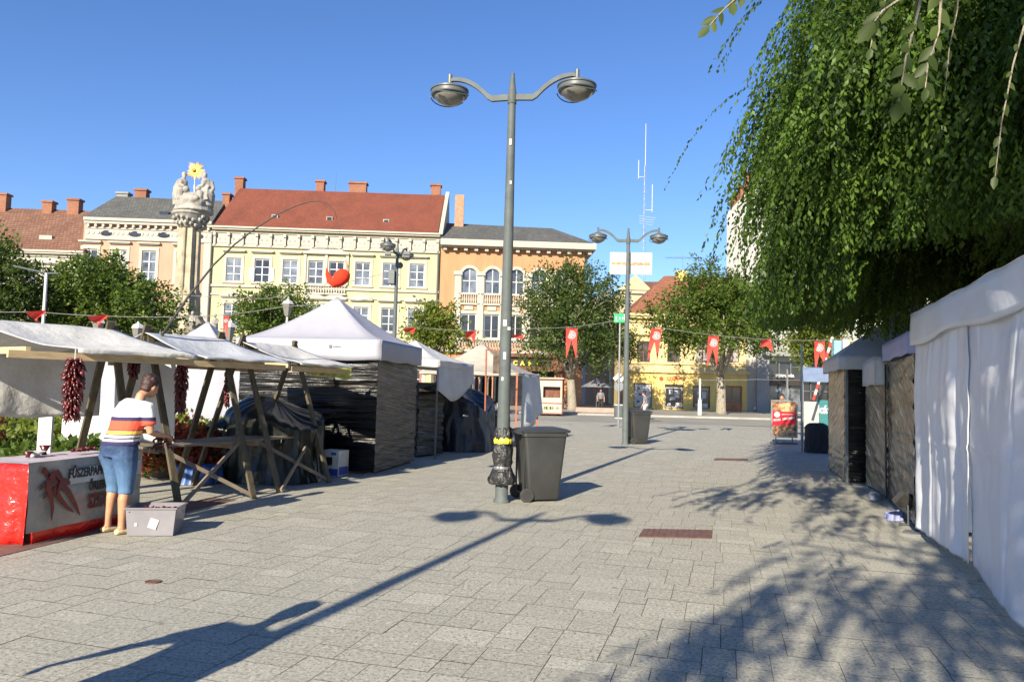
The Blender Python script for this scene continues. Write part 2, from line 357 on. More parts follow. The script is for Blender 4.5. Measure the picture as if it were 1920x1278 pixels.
def pavemat():
    m, n, l, b = nm('granite_paving'); g = n.new('ShaderNodeNewGeometry'); v = coords(n, l)
    o = ramp(n, l, g.outputs['Random Per Island'], ((0, (.345, .330, .272)), (.5, (.368, .352, .290)), (.9, (.39, .373, .308)), (1, (.43, .412, .342))))
    sp = noi(n, l, v, 42, 4, .85); sp2 = noi(n, l, v, 26, 4, .8)
    o = mixc(n, l, o, (.105, .10, .08), ramp(n, l, sp, ((.49, 0.), (.62, .9))))
    o = mixc(n, l, o, (.66, .64, .56), ramp(n, l, sp2, ((.54, 0.), (.70, .7))))
    st = noi(n, l, v, .45, 6, .6); o = mixc(n, l, o, (.33, .315, .28), ramp(n, l, st, ((.48, 0.), (.8, .45))))
    sp3 = noi(n, l, v, 3.1, 5, .7); o = mixc(n, l, o, (.28, .265, .23), ramp(n, l, sp3, ((.58, 0.), (.80, .5))))
    vo = n.new('ShaderNodeTexVoronoi'); vo.inputs['Scale'].default_value = 1.5; l.new(v, vo.inputs['Vector'])
    o = mixc(n, l, (.11, .105, .09), o, ramp(n, l, vo.outputs['Distance'], ((.025, .35), (.045, 1.))))
    l.new(o, b.inputs['Base Color']); b.inputs['Roughness'].default_value = .82
    bumpn(n, l, sp, b, .35, .006); return m
M['pave'] = pavemat()
M['joint'] = mat('sandy_joint', (.13, .12, .095), .95, .2, 3)
# ================================================================== SETTING
TH = R(16); EU = Vector((math.cos(TH), -math.sin(TH), 0)); EV = Vector((math.sin(TH), math.cos(TH), 0))
o = MB().add([(-600, -300, -.03), (600, -300, -.03), (600, 900, -.03), (-600, 900, -.03)], [(0, 1, 2, 3)]).build('ground', M['asphalt']); tag(o, kind='structure')
def uv(u, v, z=0): return EU*u+EV*v+Vector((0, 0, z))
g = MB(); g.add([uv(-34, -8, -.010), uv(26, -8, -.010), uv(26, 46, -.010), uv(-34, 46, -.010)], [(0, 1, 2, 3)])
tag(g.build('plaza_bed', M['joint']), kind='structure')
g = MB()
def slab(u0, v0, u1, v1):
    j = .0022; z = rng.uniform(-.0012, .0012)
    g.add([uv(u0+j, v0+j, z), uv(u1-j, v0+j, z), uv(u1-j, v1-j, z), uv(u0+j, v1-j, z)], [(0, 1, 2, 3)])
def split(u0, v0, u1, v1, dep):
    du, dv = u1-u0, v1-v0
    if dep == 0 or (du <= .41 and dv <= .41 and random.random() < .45) or (du*dv < .045): return slab(u0, v0, u1, v1)
    if du > dv*random.uniform(.7, 1.3):
        c = u0+round(du*random.choice((.33, .5, .67))/.1)*.1
        if c-u0 < .15 or u1-c < .15: return slab(u0, v0, u1, v1)
        split(u0, v0, c, v1, dep-1); split(c, v0, u1, v1, dep-1)
    else:
        c = v0+round(dv*random.choice((.33, .5, .67))/.1)*.1
        if c-v0 < .15 or v1-c < .15: return slab(u0, v0, u1, v1)
        split(u0, v0, u1, c, dep-1); split(u0, c, u1, v1, dep-1)
vv = -2.0; r_ = 0
while vv < 41:
    rh = .5; uu = -20+random.uniform(0, .6)
    while uu < 18:
        wd = random.choice((.4, .6, .7)); split(uu, vv, uu+wd, vv+rh, 3); uu += wd
    vv += rh
tag(g.build('plaza_paving', M['pave']), kind='structure')
# street, its kerb and the far pavement
tag(MB().add([(-90, 39.4, .004), (90, 39.4, .004), (90, 50.3, .004), (-90, 50.3, .004)], [(0, 1, 2, 3)]).build('street', M['asphalt']), kind='structure')
g = MB().box((0, 50.4, .065), (180, .2, .13)); tag(g.build('kerb', M['kerb']), kind='structure')
tag(MB().add([(-90, 50.5, .126), (90, 50.5, .126), (90, 110, .126), (-90, 110, .126)], [(0, 1, 2, 3)]).build('far_pavement', M['asphalt']), kind='structure')
g = MB()
for k in range(9): g.add([(-14+k*4.1, 44.6, .009), (-12+k*4.1, 44.6, .009), (-12.4+k*4.1, 44.85, .009), (-14.4+k*4.1, 44.85, .009)], [(0, 1, 2, 3)])
tag(g.build('road_marking', M['white_paint']), kind='structure')
# brown clinker strip beside the red stall
a, b = G(0, 1043), G(196, 996); d = (b-a).normalized(); s = Vector((-d.y, d.x, 0))
q = [a-d*3, b+d*2.4, b+d*2.4+s*.42, a-d*3+s*.42]
tag(MB().add([p+Vector((0, 0, .006)) for p in q], [(0, 1, 2, 3)]).build('clinker_strip', M['brown_strip']), kind='structure')
# metal covers let into the paving
def cover(px, name, label, cat, round_=False):
    if round_:
        c = G(*px[0]); o = MB().lathe([(px[1], 0.0), (px[1], .010), (px[1]*.8, .010), (px[1]*.78, .007)], c, 20).build(name, M['rust'])
    else:
        P = [G(*p) for p in px]; g = MB().prism(P, (0, 0, .010)); c = sum(P, Vector())/4
        for k in range(1, 12):
            t = k/12; g.beam(P[0].lerp(P[1], t)+Vector((0, 0, .011)), P[3].lerp(P[2], t)+Vector((0, 0, .011)), .012, .006)
        o = g.build(name, M['rust'])
    return tag(o, label, cat)
cover([(1197, 1007), (1335, 1010), (1335, 994), (1206, 992)], 'drain_cover', 'rectangular rusty metal cover in the sunlit paving right of the pole shadow', 'cover')
cover([(1338, 863), (1404, 864), (1402, 860), (1341, 859)], 'drain_cover', 'narrow far rusty metal cover in the paving before the poster stand', 'cover')
cover([(287, 1091), .06], 'valve_cap', 'small round dark valve cap in the paving in front of the woman', 'cover', True)
cover([(1277, 841), .10], 'valve_cap', 'small round dark cap in the paving right of the far bin', 'cover', True)
# ================================================================== BUILDINGS
class Fac:
    def __init__(s, x, y, ang): s.O = Vector((x, y, 0)); s.e = Vector((math.cos(ang), math.sin(ang), 0)); s.n = Vector((math.sin(ang), -math.cos(ang), 0))
    def P(s, a, z, d=0): return s.O+s.e*a+s.n*d+Vector((0, 0, z))
    def px(s, x, y, d=0):
        r = ray(x, y); o = Vector((0, 0, EYE)); t = (s.O+s.n*d-o).dot(s.n)/r.dot(s.n); p = o+r*t
        return (p-s.O).dot(s.e), p.z
    def box(s, g, a0, a1, z0, z1, d0, d1):
        v = [s.P(a, z, d) for z in (z0, z1) for d in (d0, d1) for a in (a0, a1)]
        return g.add(v, [(0, 1, 3, 2), (4, 6, 7, 5), (0, 4, 5, 1), (2, 3, 7, 6), (0, 2, 6, 4), (1, 5, 7, 3)])
def holed(F, g, a0, a1, z0, z1, rects, d=0, depth=.22):
    xs = sorted({a0, a1, *[r[0] for r in rects], *[r[1] for r in rects]}); zs = sorted({z0, z1, *[r[2] for r in rects], *[r[3] for r in rects]})
    for i in range(len(xs)-1):
        for j in range(len(zs)-1):
            cx, cz = (xs[i]+xs[i+1])/2, (zs[j]+zs[j+1])/2
            if any(r[0] < cx < r[1] and r[2] < cz < r[3] for r in rects): continue
            g.add([F.P(xs[i], zs[j], d), F.P(xs[i+1], zs[j], d), F.P(xs[i+1], zs[j+1], d), F.P(xs[i], zs[j+1], d)], [(0, 1, 2, 3)])
    for a, b, c, e in rects:
        q = [(a, c), (b, c), (b, e), (a, e)]
        for k in range(4):
            p, r = q[k], q[(k+1) % 4]
            g.add([F.P(*p, d), F.P(*r, d), F.P(*r, d-depth), F.P(*p, d-depth)], [(0, 1, 2, 3)])
def shell(F, g, a0, a1, ztop, rects, dep=10):
    holed(F, g, a0, a1, 0, ztop, rects)
    for a in (a0, a1): g.add([F.P(a, 0, 0), F.P(a, ztop, 0), F.P(a, ztop, -dep), F.P(a, 0, -dep)], [(0, 1, 2, 3)])
    g.add([F.P(a0, 0, -dep), F.P(a0, ztop, -dep), F.P(a1, ztop, -dep), F.P(a1, 0, -dep)], [(0, 1, 2, 3)])
    g.add([F.P(a0+.02, .2, -.9), F.P(a1-.02, .2, -.9), F.P(a1-.02, ztop-.1, -.9), F.P(a0+.02, ztop-.1, -.9)], [(0, 1, 2, 3)])
def win(F, root, a0, a1, z0, z1, rows=3, cols=2, sur='cream2', hood=True, glass='glass', frame='white_paint', arch=False, opened=False, sill=True):
    g = MB(); t = .07; d0, d1 = -.16, -.07
    F.box(g, a0, a0+t, z0, z1, d0, d1); F.box(g, a1-t, a1, z0, z1, d0, d1); F.box(g, a0+t, a1-t, z0, z0+t, d0, d1); F.box(g, a0+t, a1-t, z1-t, z1, d0, d1)
    for k in range(1, cols): c = a0+(a1-a0)*k/cols; F.box(g, c-.045, c+.045, z0+t, z1-t, d0, d1+.01)
    for k in range(1, rows): c = z0+(z1-z0)*k/rows; F.box(g, a0+t, a1-t, c-.035, c+.035, d0, d1-.012)
    w = g.build('window', M[frame], root)
    g = MB(); F.box(g, a0+.02, a1-.02, z0+.02, z1-.02, -.135, -.125); g.build('pane', M[random.choice(('glass', 'glass', 'glass_mid', 'curtain')) if glass == 'glass' else glass], w)
    if opened:
        g = MB(); F.box(g, a0-.42, a0+.02, z0+.1, z0+(z1-z0)*.62, .06, .10); F.box(g, a1-.02, a1+.42, z0+.1, z0+(z1-z0)*.62, .06, .10); g.build('open_sash', M[frame], w)
    if sur:
        g = MB(); s = .24
        F.box(g, a0-s, a0, z0, z1+.04, -.05, .06); F.box(g, a1, a1+s, z0, z1+.04, -.05, .06); F.box(g, a0-s, a1+s, z1+.04, z1+.32, -.02, .07)
        if sill: F.box(g, a0-s-.06, a1+s+.06, z0-.16, z0, -.06, .13)
        if hood: F.box(g, a0-s-.12, a1+s+.12, z1+.62, z1+.76, -.02, .30); F.box(g, a0-s, a1+s, z1+.54, z1+.62, -.02, .18)
        if hood == 'tri':
            c = (a0+a1)/2; q = [F.P(a0-s-.12, z1+.76, 0), F.P(a1+s+.12, z1+.76, 0), F.P(c, z1+1.25, 0)]; g.prism(q, F.n*.24)
        g.build('window_surround', M[sur], w)
    return w
def roof(F, root, name, m, e0, e1, r0, r1, ez, rz0, rz1, dr=-6, db=-12, over=.35):
    v = [F.P(e0, ez, over), F.P(e1, ez, over), F.P(r1, rz1, dr), F.P(r0, rz0, dr), F.P(e0, ez, db), F.P(e1, ez, db)]
    return MB().add(v, [(0, 1, 2, 3), (5, 4, 3, 2), (0, 3, 4), (1, 5, 2), (0, 4, 5, 1)]).build(name, M[m], root)
def chimney(F, root, parent, x0, x1, ytop, ybot, d, m='brick', cap=True):
    a0, zt = F.px(x0, ytop, d); a1, zb = F.px(x1, ybot, d)
    g = MB(); F.box(g, a0, a1, zb-1.5, zt-.12, d-.5, d+.3)
    if cap: F.box(g, a0-.1, a1+.1, zt-.18, zt, d-.6, d+.4)
    return g.build('chimney', M[m], parent)
def cornice(F, root, a0, a1, z0, z1, mname='cream2', dentil=.55, out=.5, name='cornice'):
    g = MB(); h = z1-z0
    F.box(g, a0, a1, z1-h*.28, z1, -.1, out); F.box(g, a0, a1, z1-h*.55, z1-h*.28, -.1, out*.75); F.box(g, a0, a1, z0, z0+h*.12, -.1, out*.3)
    if dentil:
        n = int((a1-a0)/dentil)
        for k in range(n):
            c = a0+(k+.5)*(a1-a0)/n; F.box(g, c-.1, c+.1, z0+h*.14, z1-h*.55, -.1, out*.62)
    return g.build(name, M[mname], root)
def band(F, root, a0, a1, z0, z1, d, m, name='string_course'):
    g = MB(); F.box(g, a0, a1, z0, z1, -.05, d); return g.build(name, M[m], root)
FA = Fac(5.5, 66.5, math.atan(.04))
def A(x, y, d=0): return FA.px(x, y, d)
# --- building at the far left: low, weathered clay roof
r = thing('townhouse', FA.P(A(60, 500)[0], 0), 'low cream townhouse with weathered mottled clay roof at the far left', 'building')
a0, a1 = A(-90, 470)[0], A(160.5, 474)[0]; ez = A(60, 470)[1]
rc = [(A(x-12, 0)[0], A(x+12, 0)[0], ez-3.6, ez-1.7) for x in (-60, -10, 40, 90, 132)]
g = MB(); shell(FA, g, a0, a1, ez, rc); g.build('wall', M['cream'], r)
for q in rc: win(FA, r, *q)
cornice(FA, r, a0, a1, ez-.5, ez+.05, 'cream2', 0, .45)
rz = A(100, 393, -6)[1]; rf = roof(FA, r, 'roof', 'roof_old', a0-.2, a1, a0-.2, a1, ez+.05, rz, rz)
for x0, x1, y0, y1 in ((0, 14, 363, 392), (83, 100, 377, 394), (130, 150, 373, 396)): chimney(FA, r, rf, x0, x1, y0, y1, -5.6)
a, z = A(90, 449, -1.6); g = MB(); FA.box(g, a-.55, a+.55, z-.3, z+.3, -2.2, -1.2); g.build('skylight', M['cream2'], rf)
# --- pink building with slate roof
r = thing('townhouse', FA.P(A(280, 500)[0], 0), 'salmon pink townhouse with cream frieze and grey slate roof behind the column', 'building')
a0, a1 = A(161, 430)[0], A(400, 430)[0]; ez = A(280, 414)[1]
wx = (200, 254, 308, 371); wt = A(254, 470)[1]; wb = A(254, 528)[1]
rc = [(A(x-13, 0)[0], A(x+13, 0)[0], wb, wt) for x in wx]+[(A(x-13, 0)[0], A(x+13, 0)[0], wb-4.4, wt-4.4) for x in wx]+[(A(x-15, 0)[0], A(x+15, 0)[0], .6, 3.2) for x in wx]
g = MB(); shell(FA, g, a0, a1, ez, rc); g.build('wall', M['pink_wall'], r)
for q in rc: win(FA, r, *q)
cornice(FA, r, a0, a1, A(280, 432)[1], ez+.05, 'cream2', .62, .55)
z1 = A(280, 432)[1]; z0 = A(280, 450)[1]
g = MB(); FA.box(g, a0, a1, z0, z1, -.05, .08); FA.box(g, a0, a1, z0-.1, z0+.08, -.05, .16)
for k in range(26):
    c = a0+(k+.5)*(a1-a0)/26; g.lathe([(.18, 0), (.18, .05)], FA.P(c, (z0+z1)/2+.1, .08), 8, Matrix.Rotation(R(90), 3, 'X'))
g.build('frieze', M['cream2'], r)
for x in wx:
    g = MB(); c = A(x, 436)[0]; g.lathe([(.45, 0), (.45, .04), (.3, .06)], FA.P(c, (z0+z1)/2+.05, .09), 16, Matrix.Rotation(R(90), 3, 'X'), sx=1.25, sy=.55); g.build('oval_vent', M['glass_dark'], r)
band(FA, r, a1-.7, a1-.05, 0, z0, .1, 'cream2', 'pilaster'); band(FA, r, a0, a1-.75, wb-1.1, wb-.8, .14, 'cream2')
g = MB(); g.tube([FA.P(a1-.02, z, .22) for z in (.1, 6, z1)], .07, 6); g.build('drainpipe', M['lamp_dark'], r)
l0, rz = A(218, 368, -5); l1, rz1 = A(424, 377, -5); rf = roof(FA, r, 'roof', 'roof_grey', a0-.3, a1, l0, l1, ez+.05, rz, rz1, -5)
chimney(FA, r, rf, 256, 276, 355, 372, -5.5); chimney(FA, r, rf, 222, 242, 361, 370, -6, 'grey_wall')
a, z = A(308, 403, -1); g = MB(); FA.box(g, a-.4, a+.4, z-.1, z+.3, -1.6, -.9); g.build('dormer_vent', M['glass_dark'], rf)
# --- pale yellow building with red roof
r = thing('townhouse', FA.P(A(613, 500)[0], 0), 'pale yellow townhouse with long red roof and richly decorated frieze', 'building')
a0, a1 = A(401, 430)[0], A(826, 440)[0]; ez = A(613, 432)[1]
wx = (438, 491, 544, 592, 631, 680, 732, 782)
wt = A(613, 490)[1]; wb = A(613, 533)[1]; hw = .66
ce = [A(x, 510)[0] for x in wx]
rc = [(c-hw, c+hw, wb, wt) for c in ce]; z2 = A(700, 577)[1]; z3 = A(700, 621)[1]
rc2 = [(c-hw, c+hw, z3, z2) for c in ce]; rc3 = [(c-.8, c+.8, .5, 3.2) for c in ce]
g = MB(); shell(FA, g, a0, a1, ez, rc+rc2+rc3); g.build('wall', M['yellow_wall'], r)
for i, q in enumerate(rc): win(FA, r, *q, hood=(i not in (3, 4)), opened=(i == 1), glass='glass' if i not in (1, 4) else 'glass_dark')
for q in rc2: win(FA, r, *q, hood='tri')
for q in rc3: win(FA, r, *q, hood=False, glass='glass_dark')
g = MB(); c = (ce[3]+ce[4])/2; w = ce[4]-ce[3]
FA.box(g, c-w/2-1.1, c+w/2+1.1, wt+.62, wt+.78, -.02, .32)
g.prism([FA.P(c-w/2-1.1, wt+.78, 0), FA.P(c+w/2+1.1, wt+.78, 0), FA.P(c, wt+1.5, 0)], FA.n*.2)
for k in (-1, 0, 1): FA.box(g, c+k*(w/2+.95)-.12, c+k*(w/2+.95)+.12, wb, wt+.62, -.02, .16)
g.build('window_pediment', M['cream2'], r)
for i in (3, 4):
    g = MB(); FA.box(g, ce[i]-.95, ce[i]+.95, wb-.2, wb-.08, 0, .3); FA.box(g, ce[i]-.95, ce[i]+.95, wb-.95, wb-.8, 0, .3)
    for k in range(8): g.lathe([(.05, 0), (.09, .2), (.04, .45), (.07, .6)], FA.P(ce[i]-.8+k*.23, wb-.8, .18), 6)
    g.build('balustrade', M['cream2'], r)
zt = ez; zb = A(613, 443)[1]; cornice(FA, r, a0, a1, zb, zt, 'cream2', 0, .55)
zf = A(613, 466)[1]; g = MB(); FA.box(g, a0, a1, zf, zb, -.05, .06); FA.box(g, a0, a1, zf-.12, zf+.06, -.05, .2)
n = 16
for k in range(n+1):
    c = a0+.2+k*(a1-a0-.4)/n; FA.box(g, c-.09, c+.09, zf, zb, 0, .30); FA.box(g, c-.12, c+.12, zb-.3, zb, 0, .42)
    if k < n:
        c2 = c+(a1-a0)/n/2
        FA.box(g, c2-.45, c2+.45, zf+.2, zb-.15, 0, .10)
g.build('frieze', M['cream2'], r)
g = MB()
for k in range(n):
    c2 = a0+.2+(k+.5)*(a1-a0-.4)/n
    for dx in (-.22, .22): FA.box(g, c2+dx-.09, c2+dx+.09, (zf+zb)/2-.1, (zf+zb)/2+.1, .1, .115)
g.build('frieze_vent', M['stone_grey'], r)
band(FA, r, a0, a1, wb-.5, wb-.3, .16, 'cream2'); band(FA, r, a0, a1, wb-1.25, wb-1.1, .12, 'cream2'); band(FA, r, a0, a1, z3-1.1, z3-.8, .2, 'cream2')
g = MB(); g.tube([FA.P(a1-.15, z, .22) for z in (.1, 6, zf)], .07, 6); g.build('drainpipe', M['lamp_dark'], r)
l0, rz = A(450, 353, -6.5); l1, rz1 = A(834, 366, -6.5); e0 = A(404, 425)[0]
rf = roof(FA, r, 'roof', 'roof_red', e0, a1-.2, l0, l1, ez+.02, rz, rz1, -6.5, -13, .5)
for x0, x1, y0, y1, d in ((443, 457, 333, 356, -7), (420, 432, 363, 376, -4.5), (594, 608, 339, 360, -7), (656, 687, 342, 363, -7), (809, 826, 346, 367, -7)): chimney(FA, r, rf, x0, x1, y0, y1, d)
for x, y in ((517, 408), (619, 412), (725, 417)):
    a, z = A(x, y, -1.4); g = MB(); FA.box(g, a-.28, a+.28, z-.2, z+.22, -2.2, -1.05); k = g.build('skylight', M['stone_grey'], rf)
    g = MB(); FA.box(g, a-.2, a+.2, z-.12, z+.14, -1.05, -1.03); g.build('pane', M['glass_dark'], k) if False else g.build('skylight_glass', M['glass_dark'], rf)
p = [FA.P(a1-.2, ez, .5), FA.P(l1, rz1+.25, -6.5), FA.P(a1-.2, ez, -13), FA.P(a1-.2, ez-.4, -13), FA.P(a1-.2, ez-.4, .5)]
MB().prism([FA.P(a1-.15, ez-.1, .5), FA.P(l1+.1, rz1+.35, -6.5), FA.P(a1-.15, ez-.1, -13)], FA.e*.35).build('gable_parapet', M['cream2'], r)
a, z = A(629, 356, -6.5); g = MB(); g.tube([FA.P(a, z-.5, -6.5), FA.P(a, A(629, 324, -6.5)[1], -6.5)], .02, 5); g.build('aerial', M['lamp_dark'], r)
# --- orange cafe building
r = thing('townhouse', FA.P(A(960, 500)[0], 0), 'orange corner townhouse with arched windows and cafe front', 'building')
a0, a1 = A(827, 460)[0], A(1092, 700)[0]; ez = A(960, 455)[1]
wx = (880, 923, 968, 1011, 1054); ce = [A(x, 540)[0] for x in wx]; hw = .68
at = A(923, 504)[1]; ab = A(923, 551)[1]; bt = A(923, 590)[1]; bb = A(923, 634)[1]
rc = [(c-hw, c+hw, ab, at) for c in ce]; rc2 = [(c-hw, c+hw, bb, bt) for c in ce]; gz = A(960, 668)[1]
c0, c1 = A(938, 700)[0], A(1040, 700)[0]
rc3 = [(c0, c1, .15, gz-.9), (A(850, 700)[0], A(915, 700)[0], .15, gz-.9)]
g = MB(); shell(FA, g, a0, a1, ez, rc+rc2+rc3, 14)
for c in ce:   # round the window heads
    for sgn in (-1, 1):
        pts = [FA.P(c+sgn*hw, at-hw, -.02), FA.P(c+sgn*hw, at, -.02)]+[FA.P(c+sgn*hw*math.cos(t), at-hw+hw*math.sin(t), -.02) for t in [R(90-k*15) for k in range(6)]]
        g.prism(pts, -FA.n*.15)
g.build('wall', M['orange_wall'], r)
for c, q in zip(ce, rc):
    w = win(FA, r, *q, rows=2, cols=2, sur=None)
    g = MB()
    for k in range(12):
        t0, t1 = math.pi*k/12, math.pi*(k+1)/12
        g.prism([FA.P(c+rr*math.cos(t), at-hw+rr*math.sin(t), 0) for rr, t in ((hw, t0), (hw+.26, t0), (hw+.26, t1), (hw, t1))], FA.n*.12)
    for sgn in (-1, 1): FA.box(g, c+sgn*(hw+.13)-.13, c+sgn*(hw+.13)+.13, ab, at-hw, 0, .1)
    FA.box(g, c-hw-.3, c+hw+.3, ab-.14, ab, 0, .2); FA.box(g, c-hw-.3, c+hw+.3, ab-1.05, ab-.9, 0, .2)
    for k in range(7): g.lathe([(.05, 0), (.09, .25), (.04, .5), (.07, .76)], FA.P(c-.6+k*.2, ab-.9, .1), 6)
    FA.box(g, c-.4, c+.4, ab-1.5, ab-1.15, 0, .12)
    g.build('window_surround', M['cream2'], w)
for q in rc2: win(FA, r, *q, rows=1, cols=2, hood=False, glass='glass_dark')
pz0 = bb-.6; pz1 = at-hw
for i in range(len(ce)+1):
    c = (ce[0]-(ce[1]-ce[0])/2) if i == 0 else (ce[i-1]+(ce[1]-ce[0])/2)
    g = MB(); FA.box(g, c-.28, c+.28, pz0, pz1, 0, .2); FA.box(g, c-.38, c+.38, pz1, pz1+.35, 0, .32); FA.box(g, c-.36, c+.36, pz0, pz0+.3, 0, .28); g.build('pilaster', M['cream2'], r)
zt = ez; zb = A(960, 470)[1]
g = MB(); FA.box(g, a0, a1+.9, zt-.55, zt, -.5, .95); FA.box(g, a0, a1+.6, zb+.1, zt-.55, -.5, .55)
n = 15
for k in range(n): c = a0+.4+k*(a1-a0)/(n-1); FA.box(g, c-.16, c+.16, zb-.2, zb+.25, 0, .5)
for k in range(9): FA.box(g, a1, a1+.5, zb-.2, zb+.25, -1.2-k*1.5, -.9-k*1.5)
FA.box(g, a1, a1+.9, zt-.55, zt, -14, -.5); FA.box(g, a1, a1+.55, zb+.1, zt-.55, -14, -.5)
g.build('cornice', M['cream2'], r)
bz0, bz1 = A(960, 657)[1], A(960, 637)[1]
g = MB(); FA.box(g, a0, a1, bz1-.12, bz1, 0, .45); FA.box(g, a0, a1, bz0-.25, bz0, -.05, .5)
for k in range(52):
    c = a0+.2+k*(a1-a0-.4)/51; g.tube([FA.P(c-.12, bz0, .38), FA.P(c+.12, bz1-.1, .38)], .03, 4); g.tube([FA.P(c+.12, bz0, .38), FA.P(c-.12, bz1-.1, .38)], .03, 4)
g.build('balcony_balustrade', M['cream2'], r)
g = MB(); s0, s1 = A(925, 680)[0], A(1055, 680)[0]
FA.box(g, s0, s1, gz-.05, gz+.25, -.1, .7); FA.box(g, s0, s1, gz-.95, gz-.05, -.05, .35); FA.box(g, s0, s1, gz-1.25, gz-.95, -.05, .55)
for c in (s0+.3, (s0+s1)/2, s1-.3): FA.box(g, c-.3, c+.3, .13, gz-1.25, -.05, .45)
for c in (s0+.3, s1-.3): FA.box(g, c-.4, c+.4, gz-1.25, gz+.05, .35, .6)
sf = g.build('shop_front', M['dark_wood'], r)
g = MB(); FA.box(g, s0+1.1, s1-1.1, gz-.85, gz-.15, .35, .37); g.build('sign_panel', M['ink'], sf)
for k, ch in enumerate("CAFE"):
    c, z = A(966+k*13.5, 680.5+k*.6, .4); text('sign_letter', ch, .56, M['yellow_letter'], frameM(FA.P(c, z, .40), FA.e), sf, .02, .02)
g = MB(); FA.box(g, s0+.6, s1-.6, .2, gz-1.25, -.4, -.35); g.build('shop_window', M['glass_dark'], r)
g = MB(); q0, q1 = A(848, 0)[0], A(918, 0)[0]; FA.box(g, q0, q1, .2, gz-.9, -.3, -.25); g.build('shop_window', M['glass_dark'], r)
g = MB(); FA.box(g, q0-.2, q1+.2, gz-.9, gz-.2, 0, .4); FA.box(g, q0-.2, q0+.2, .13, gz-.9, 0, .25); FA.box(g, q1-.2, q1+.2, .13, gz-.9, 0, .25); g.build('shop_front', M['orange_wood'], r)
l0, rz = A(834, 418, -5.5); l1, rz1 = A(1035, 428, -5.5); rf = roof(FA, r, 'roof', 'roof_grey', a0, a1+.7, l0, l1, ez+.02, rz, rz1, -5.5, -14, .95)
chimney(FA, r, rf, 854, 869, 364, 420, -4.5, 'brick_pale', False)
g = MB(); FA.box(g, a1, a1+.03, 4.5, 6.5, -5, -3.6); FA.box(g, a1, a1+.03, 9, 11, -5, -3.6); g.build('side_window', M['glass_dark'], r)
# --- narrow street: houses further back
FB = Fac(12, 92, 0)
def far_house(x0, x1, ytop, Y, m, label, roofm=None, ridge=None, rects=(), dep=10, cat='building'):
    F = Fac(0, Y, 0); s0, z0 = F.px(x0, ytop); s1, z1 = F.px(x1, ytop); z = (z0+z1)/2
    r = thing('far_house', F.P((s0+s1)/2, 0), label, cat)
    rc = [(F.px(a, b)[0], F.px(c, b)[0], F.px(a, d)[1], F.px(a, b)[1]) for a, b, c, d in rects]
    g = MB(); shell(F, g, s0, s1, z, rc, dep); g.build('wall', M[m], r)
    for q in rc: win(F, r, *q, hood=False, sur='cream2', glass='glass_dark')
    if ridge:
        (rx0, ry0), (rx1, ry1) = ridge; a, za = F.px(rx0, ry0, -4); b, zb = F.px(rx1, ry1, -4)
        rf = roof(F, r, 'roof', roofm, s0-.2, s1+.2, a, b, z, za, zb, -4, -dep, .4)
        g = MB(); F.box(g, s0-.1, s1+.1, z-.4, z, -.1, .3); g.build('cornice', M['cream2'], r)
    return r, F, s0, s1, z
far_house(1100, 1144, 575, 84, 'white_wall', 'pale grey house in the narrow side street', 'roof_grey', ((1104, 560), (1140, 560)), [(1112, 600, 1122, 628), (1128, 600, 1138, 628)])
r, F, s0, s1, z = far_house(1163, 1262, 545, 88, 'shop_yellow_up', 'tall cream yellow house rising behind the red tiled roof', 'roof_old', ((1200, 528), (1262, 528)), [(1172, 560, 1184, 585), (1210, 560, 1222, 585)], 12)
c, zp = F.px(1180, 520); g = MB(); g.prism([F.P(s0-.3, z, .3), F.P(s0+3.8, z, .3), F.P(s0+1.75, zp+.3, .3)], -F.n*.8); g.build('pediment', M['shop_yellow_up'], r)
a, zq = F.px(1277, 510, -4)
# --- yellow shop building with red tiled roof
FE = Fac(16, 69.6, R(.6))
def E_(x, y, d=0): return FE.px(x, y, d)
r = thing('townhouse', FE.P(E_(1300, 700)[0], 0), 'bright yellow two storey shop building with orange tiled roof', 'building')
a0, a1 = E_(1180, 600)[0], E_(1416, 700)[0]; ez = E_(1200, 588)[1]
shops = [(1188, 1222, 718, 767), (1246, 1281, 720, 767), (1299, 1331, 723, 768)]; door = (1355, 1391, 723, 771)
rc = [(E_(a, 740)[0], E_(b, 740)[0], max(.25, E_(a, d)[1]), E_(a, c)[1]) for a, b, c, d in shops]; dr_ = (E_(door[0], 740)[0], E_(door[1], 740)[0], .13, E_(1370, 723)[1])
rcu = [(E_(x-12, 650)[0], E_(x+12, 650)[0], E_(x, 679)[1], E_(x, 640)[1]) for x in (1207, 1263, 1318, 1374)]
g = MB(); shell(FE, g, a0, a1, ez, rc+[dr_]+rcu, 11); wall = g.build('wall', M['shop_yellow_up'], r)
zm = E_(1300, 700)[1]; g = MB(); holed(FE, g, a0-.04, a1+.04, .13, zm, rc+[dr_], .05, .2); g.build('ground_floor_facing', M['shop_yellow'], r)
band(FE, r, a0-.1, a1+.1, zm, zm+.3, .3, 'shop_yellow_up'); band(FE, r, a0-.1, a1+.1, zm+.8, zm+.95, .15, 'shop_yellow_up')
cornice(FE, r, a0-.1, a1+.1, ez-.8, ez, 'shop_yellow_up', 0, .5)
for q in rcu: win(FE, r, *q, rows=2, hood=True, sur='shop_yellow_up', frame='dark_wood', glass='glass')
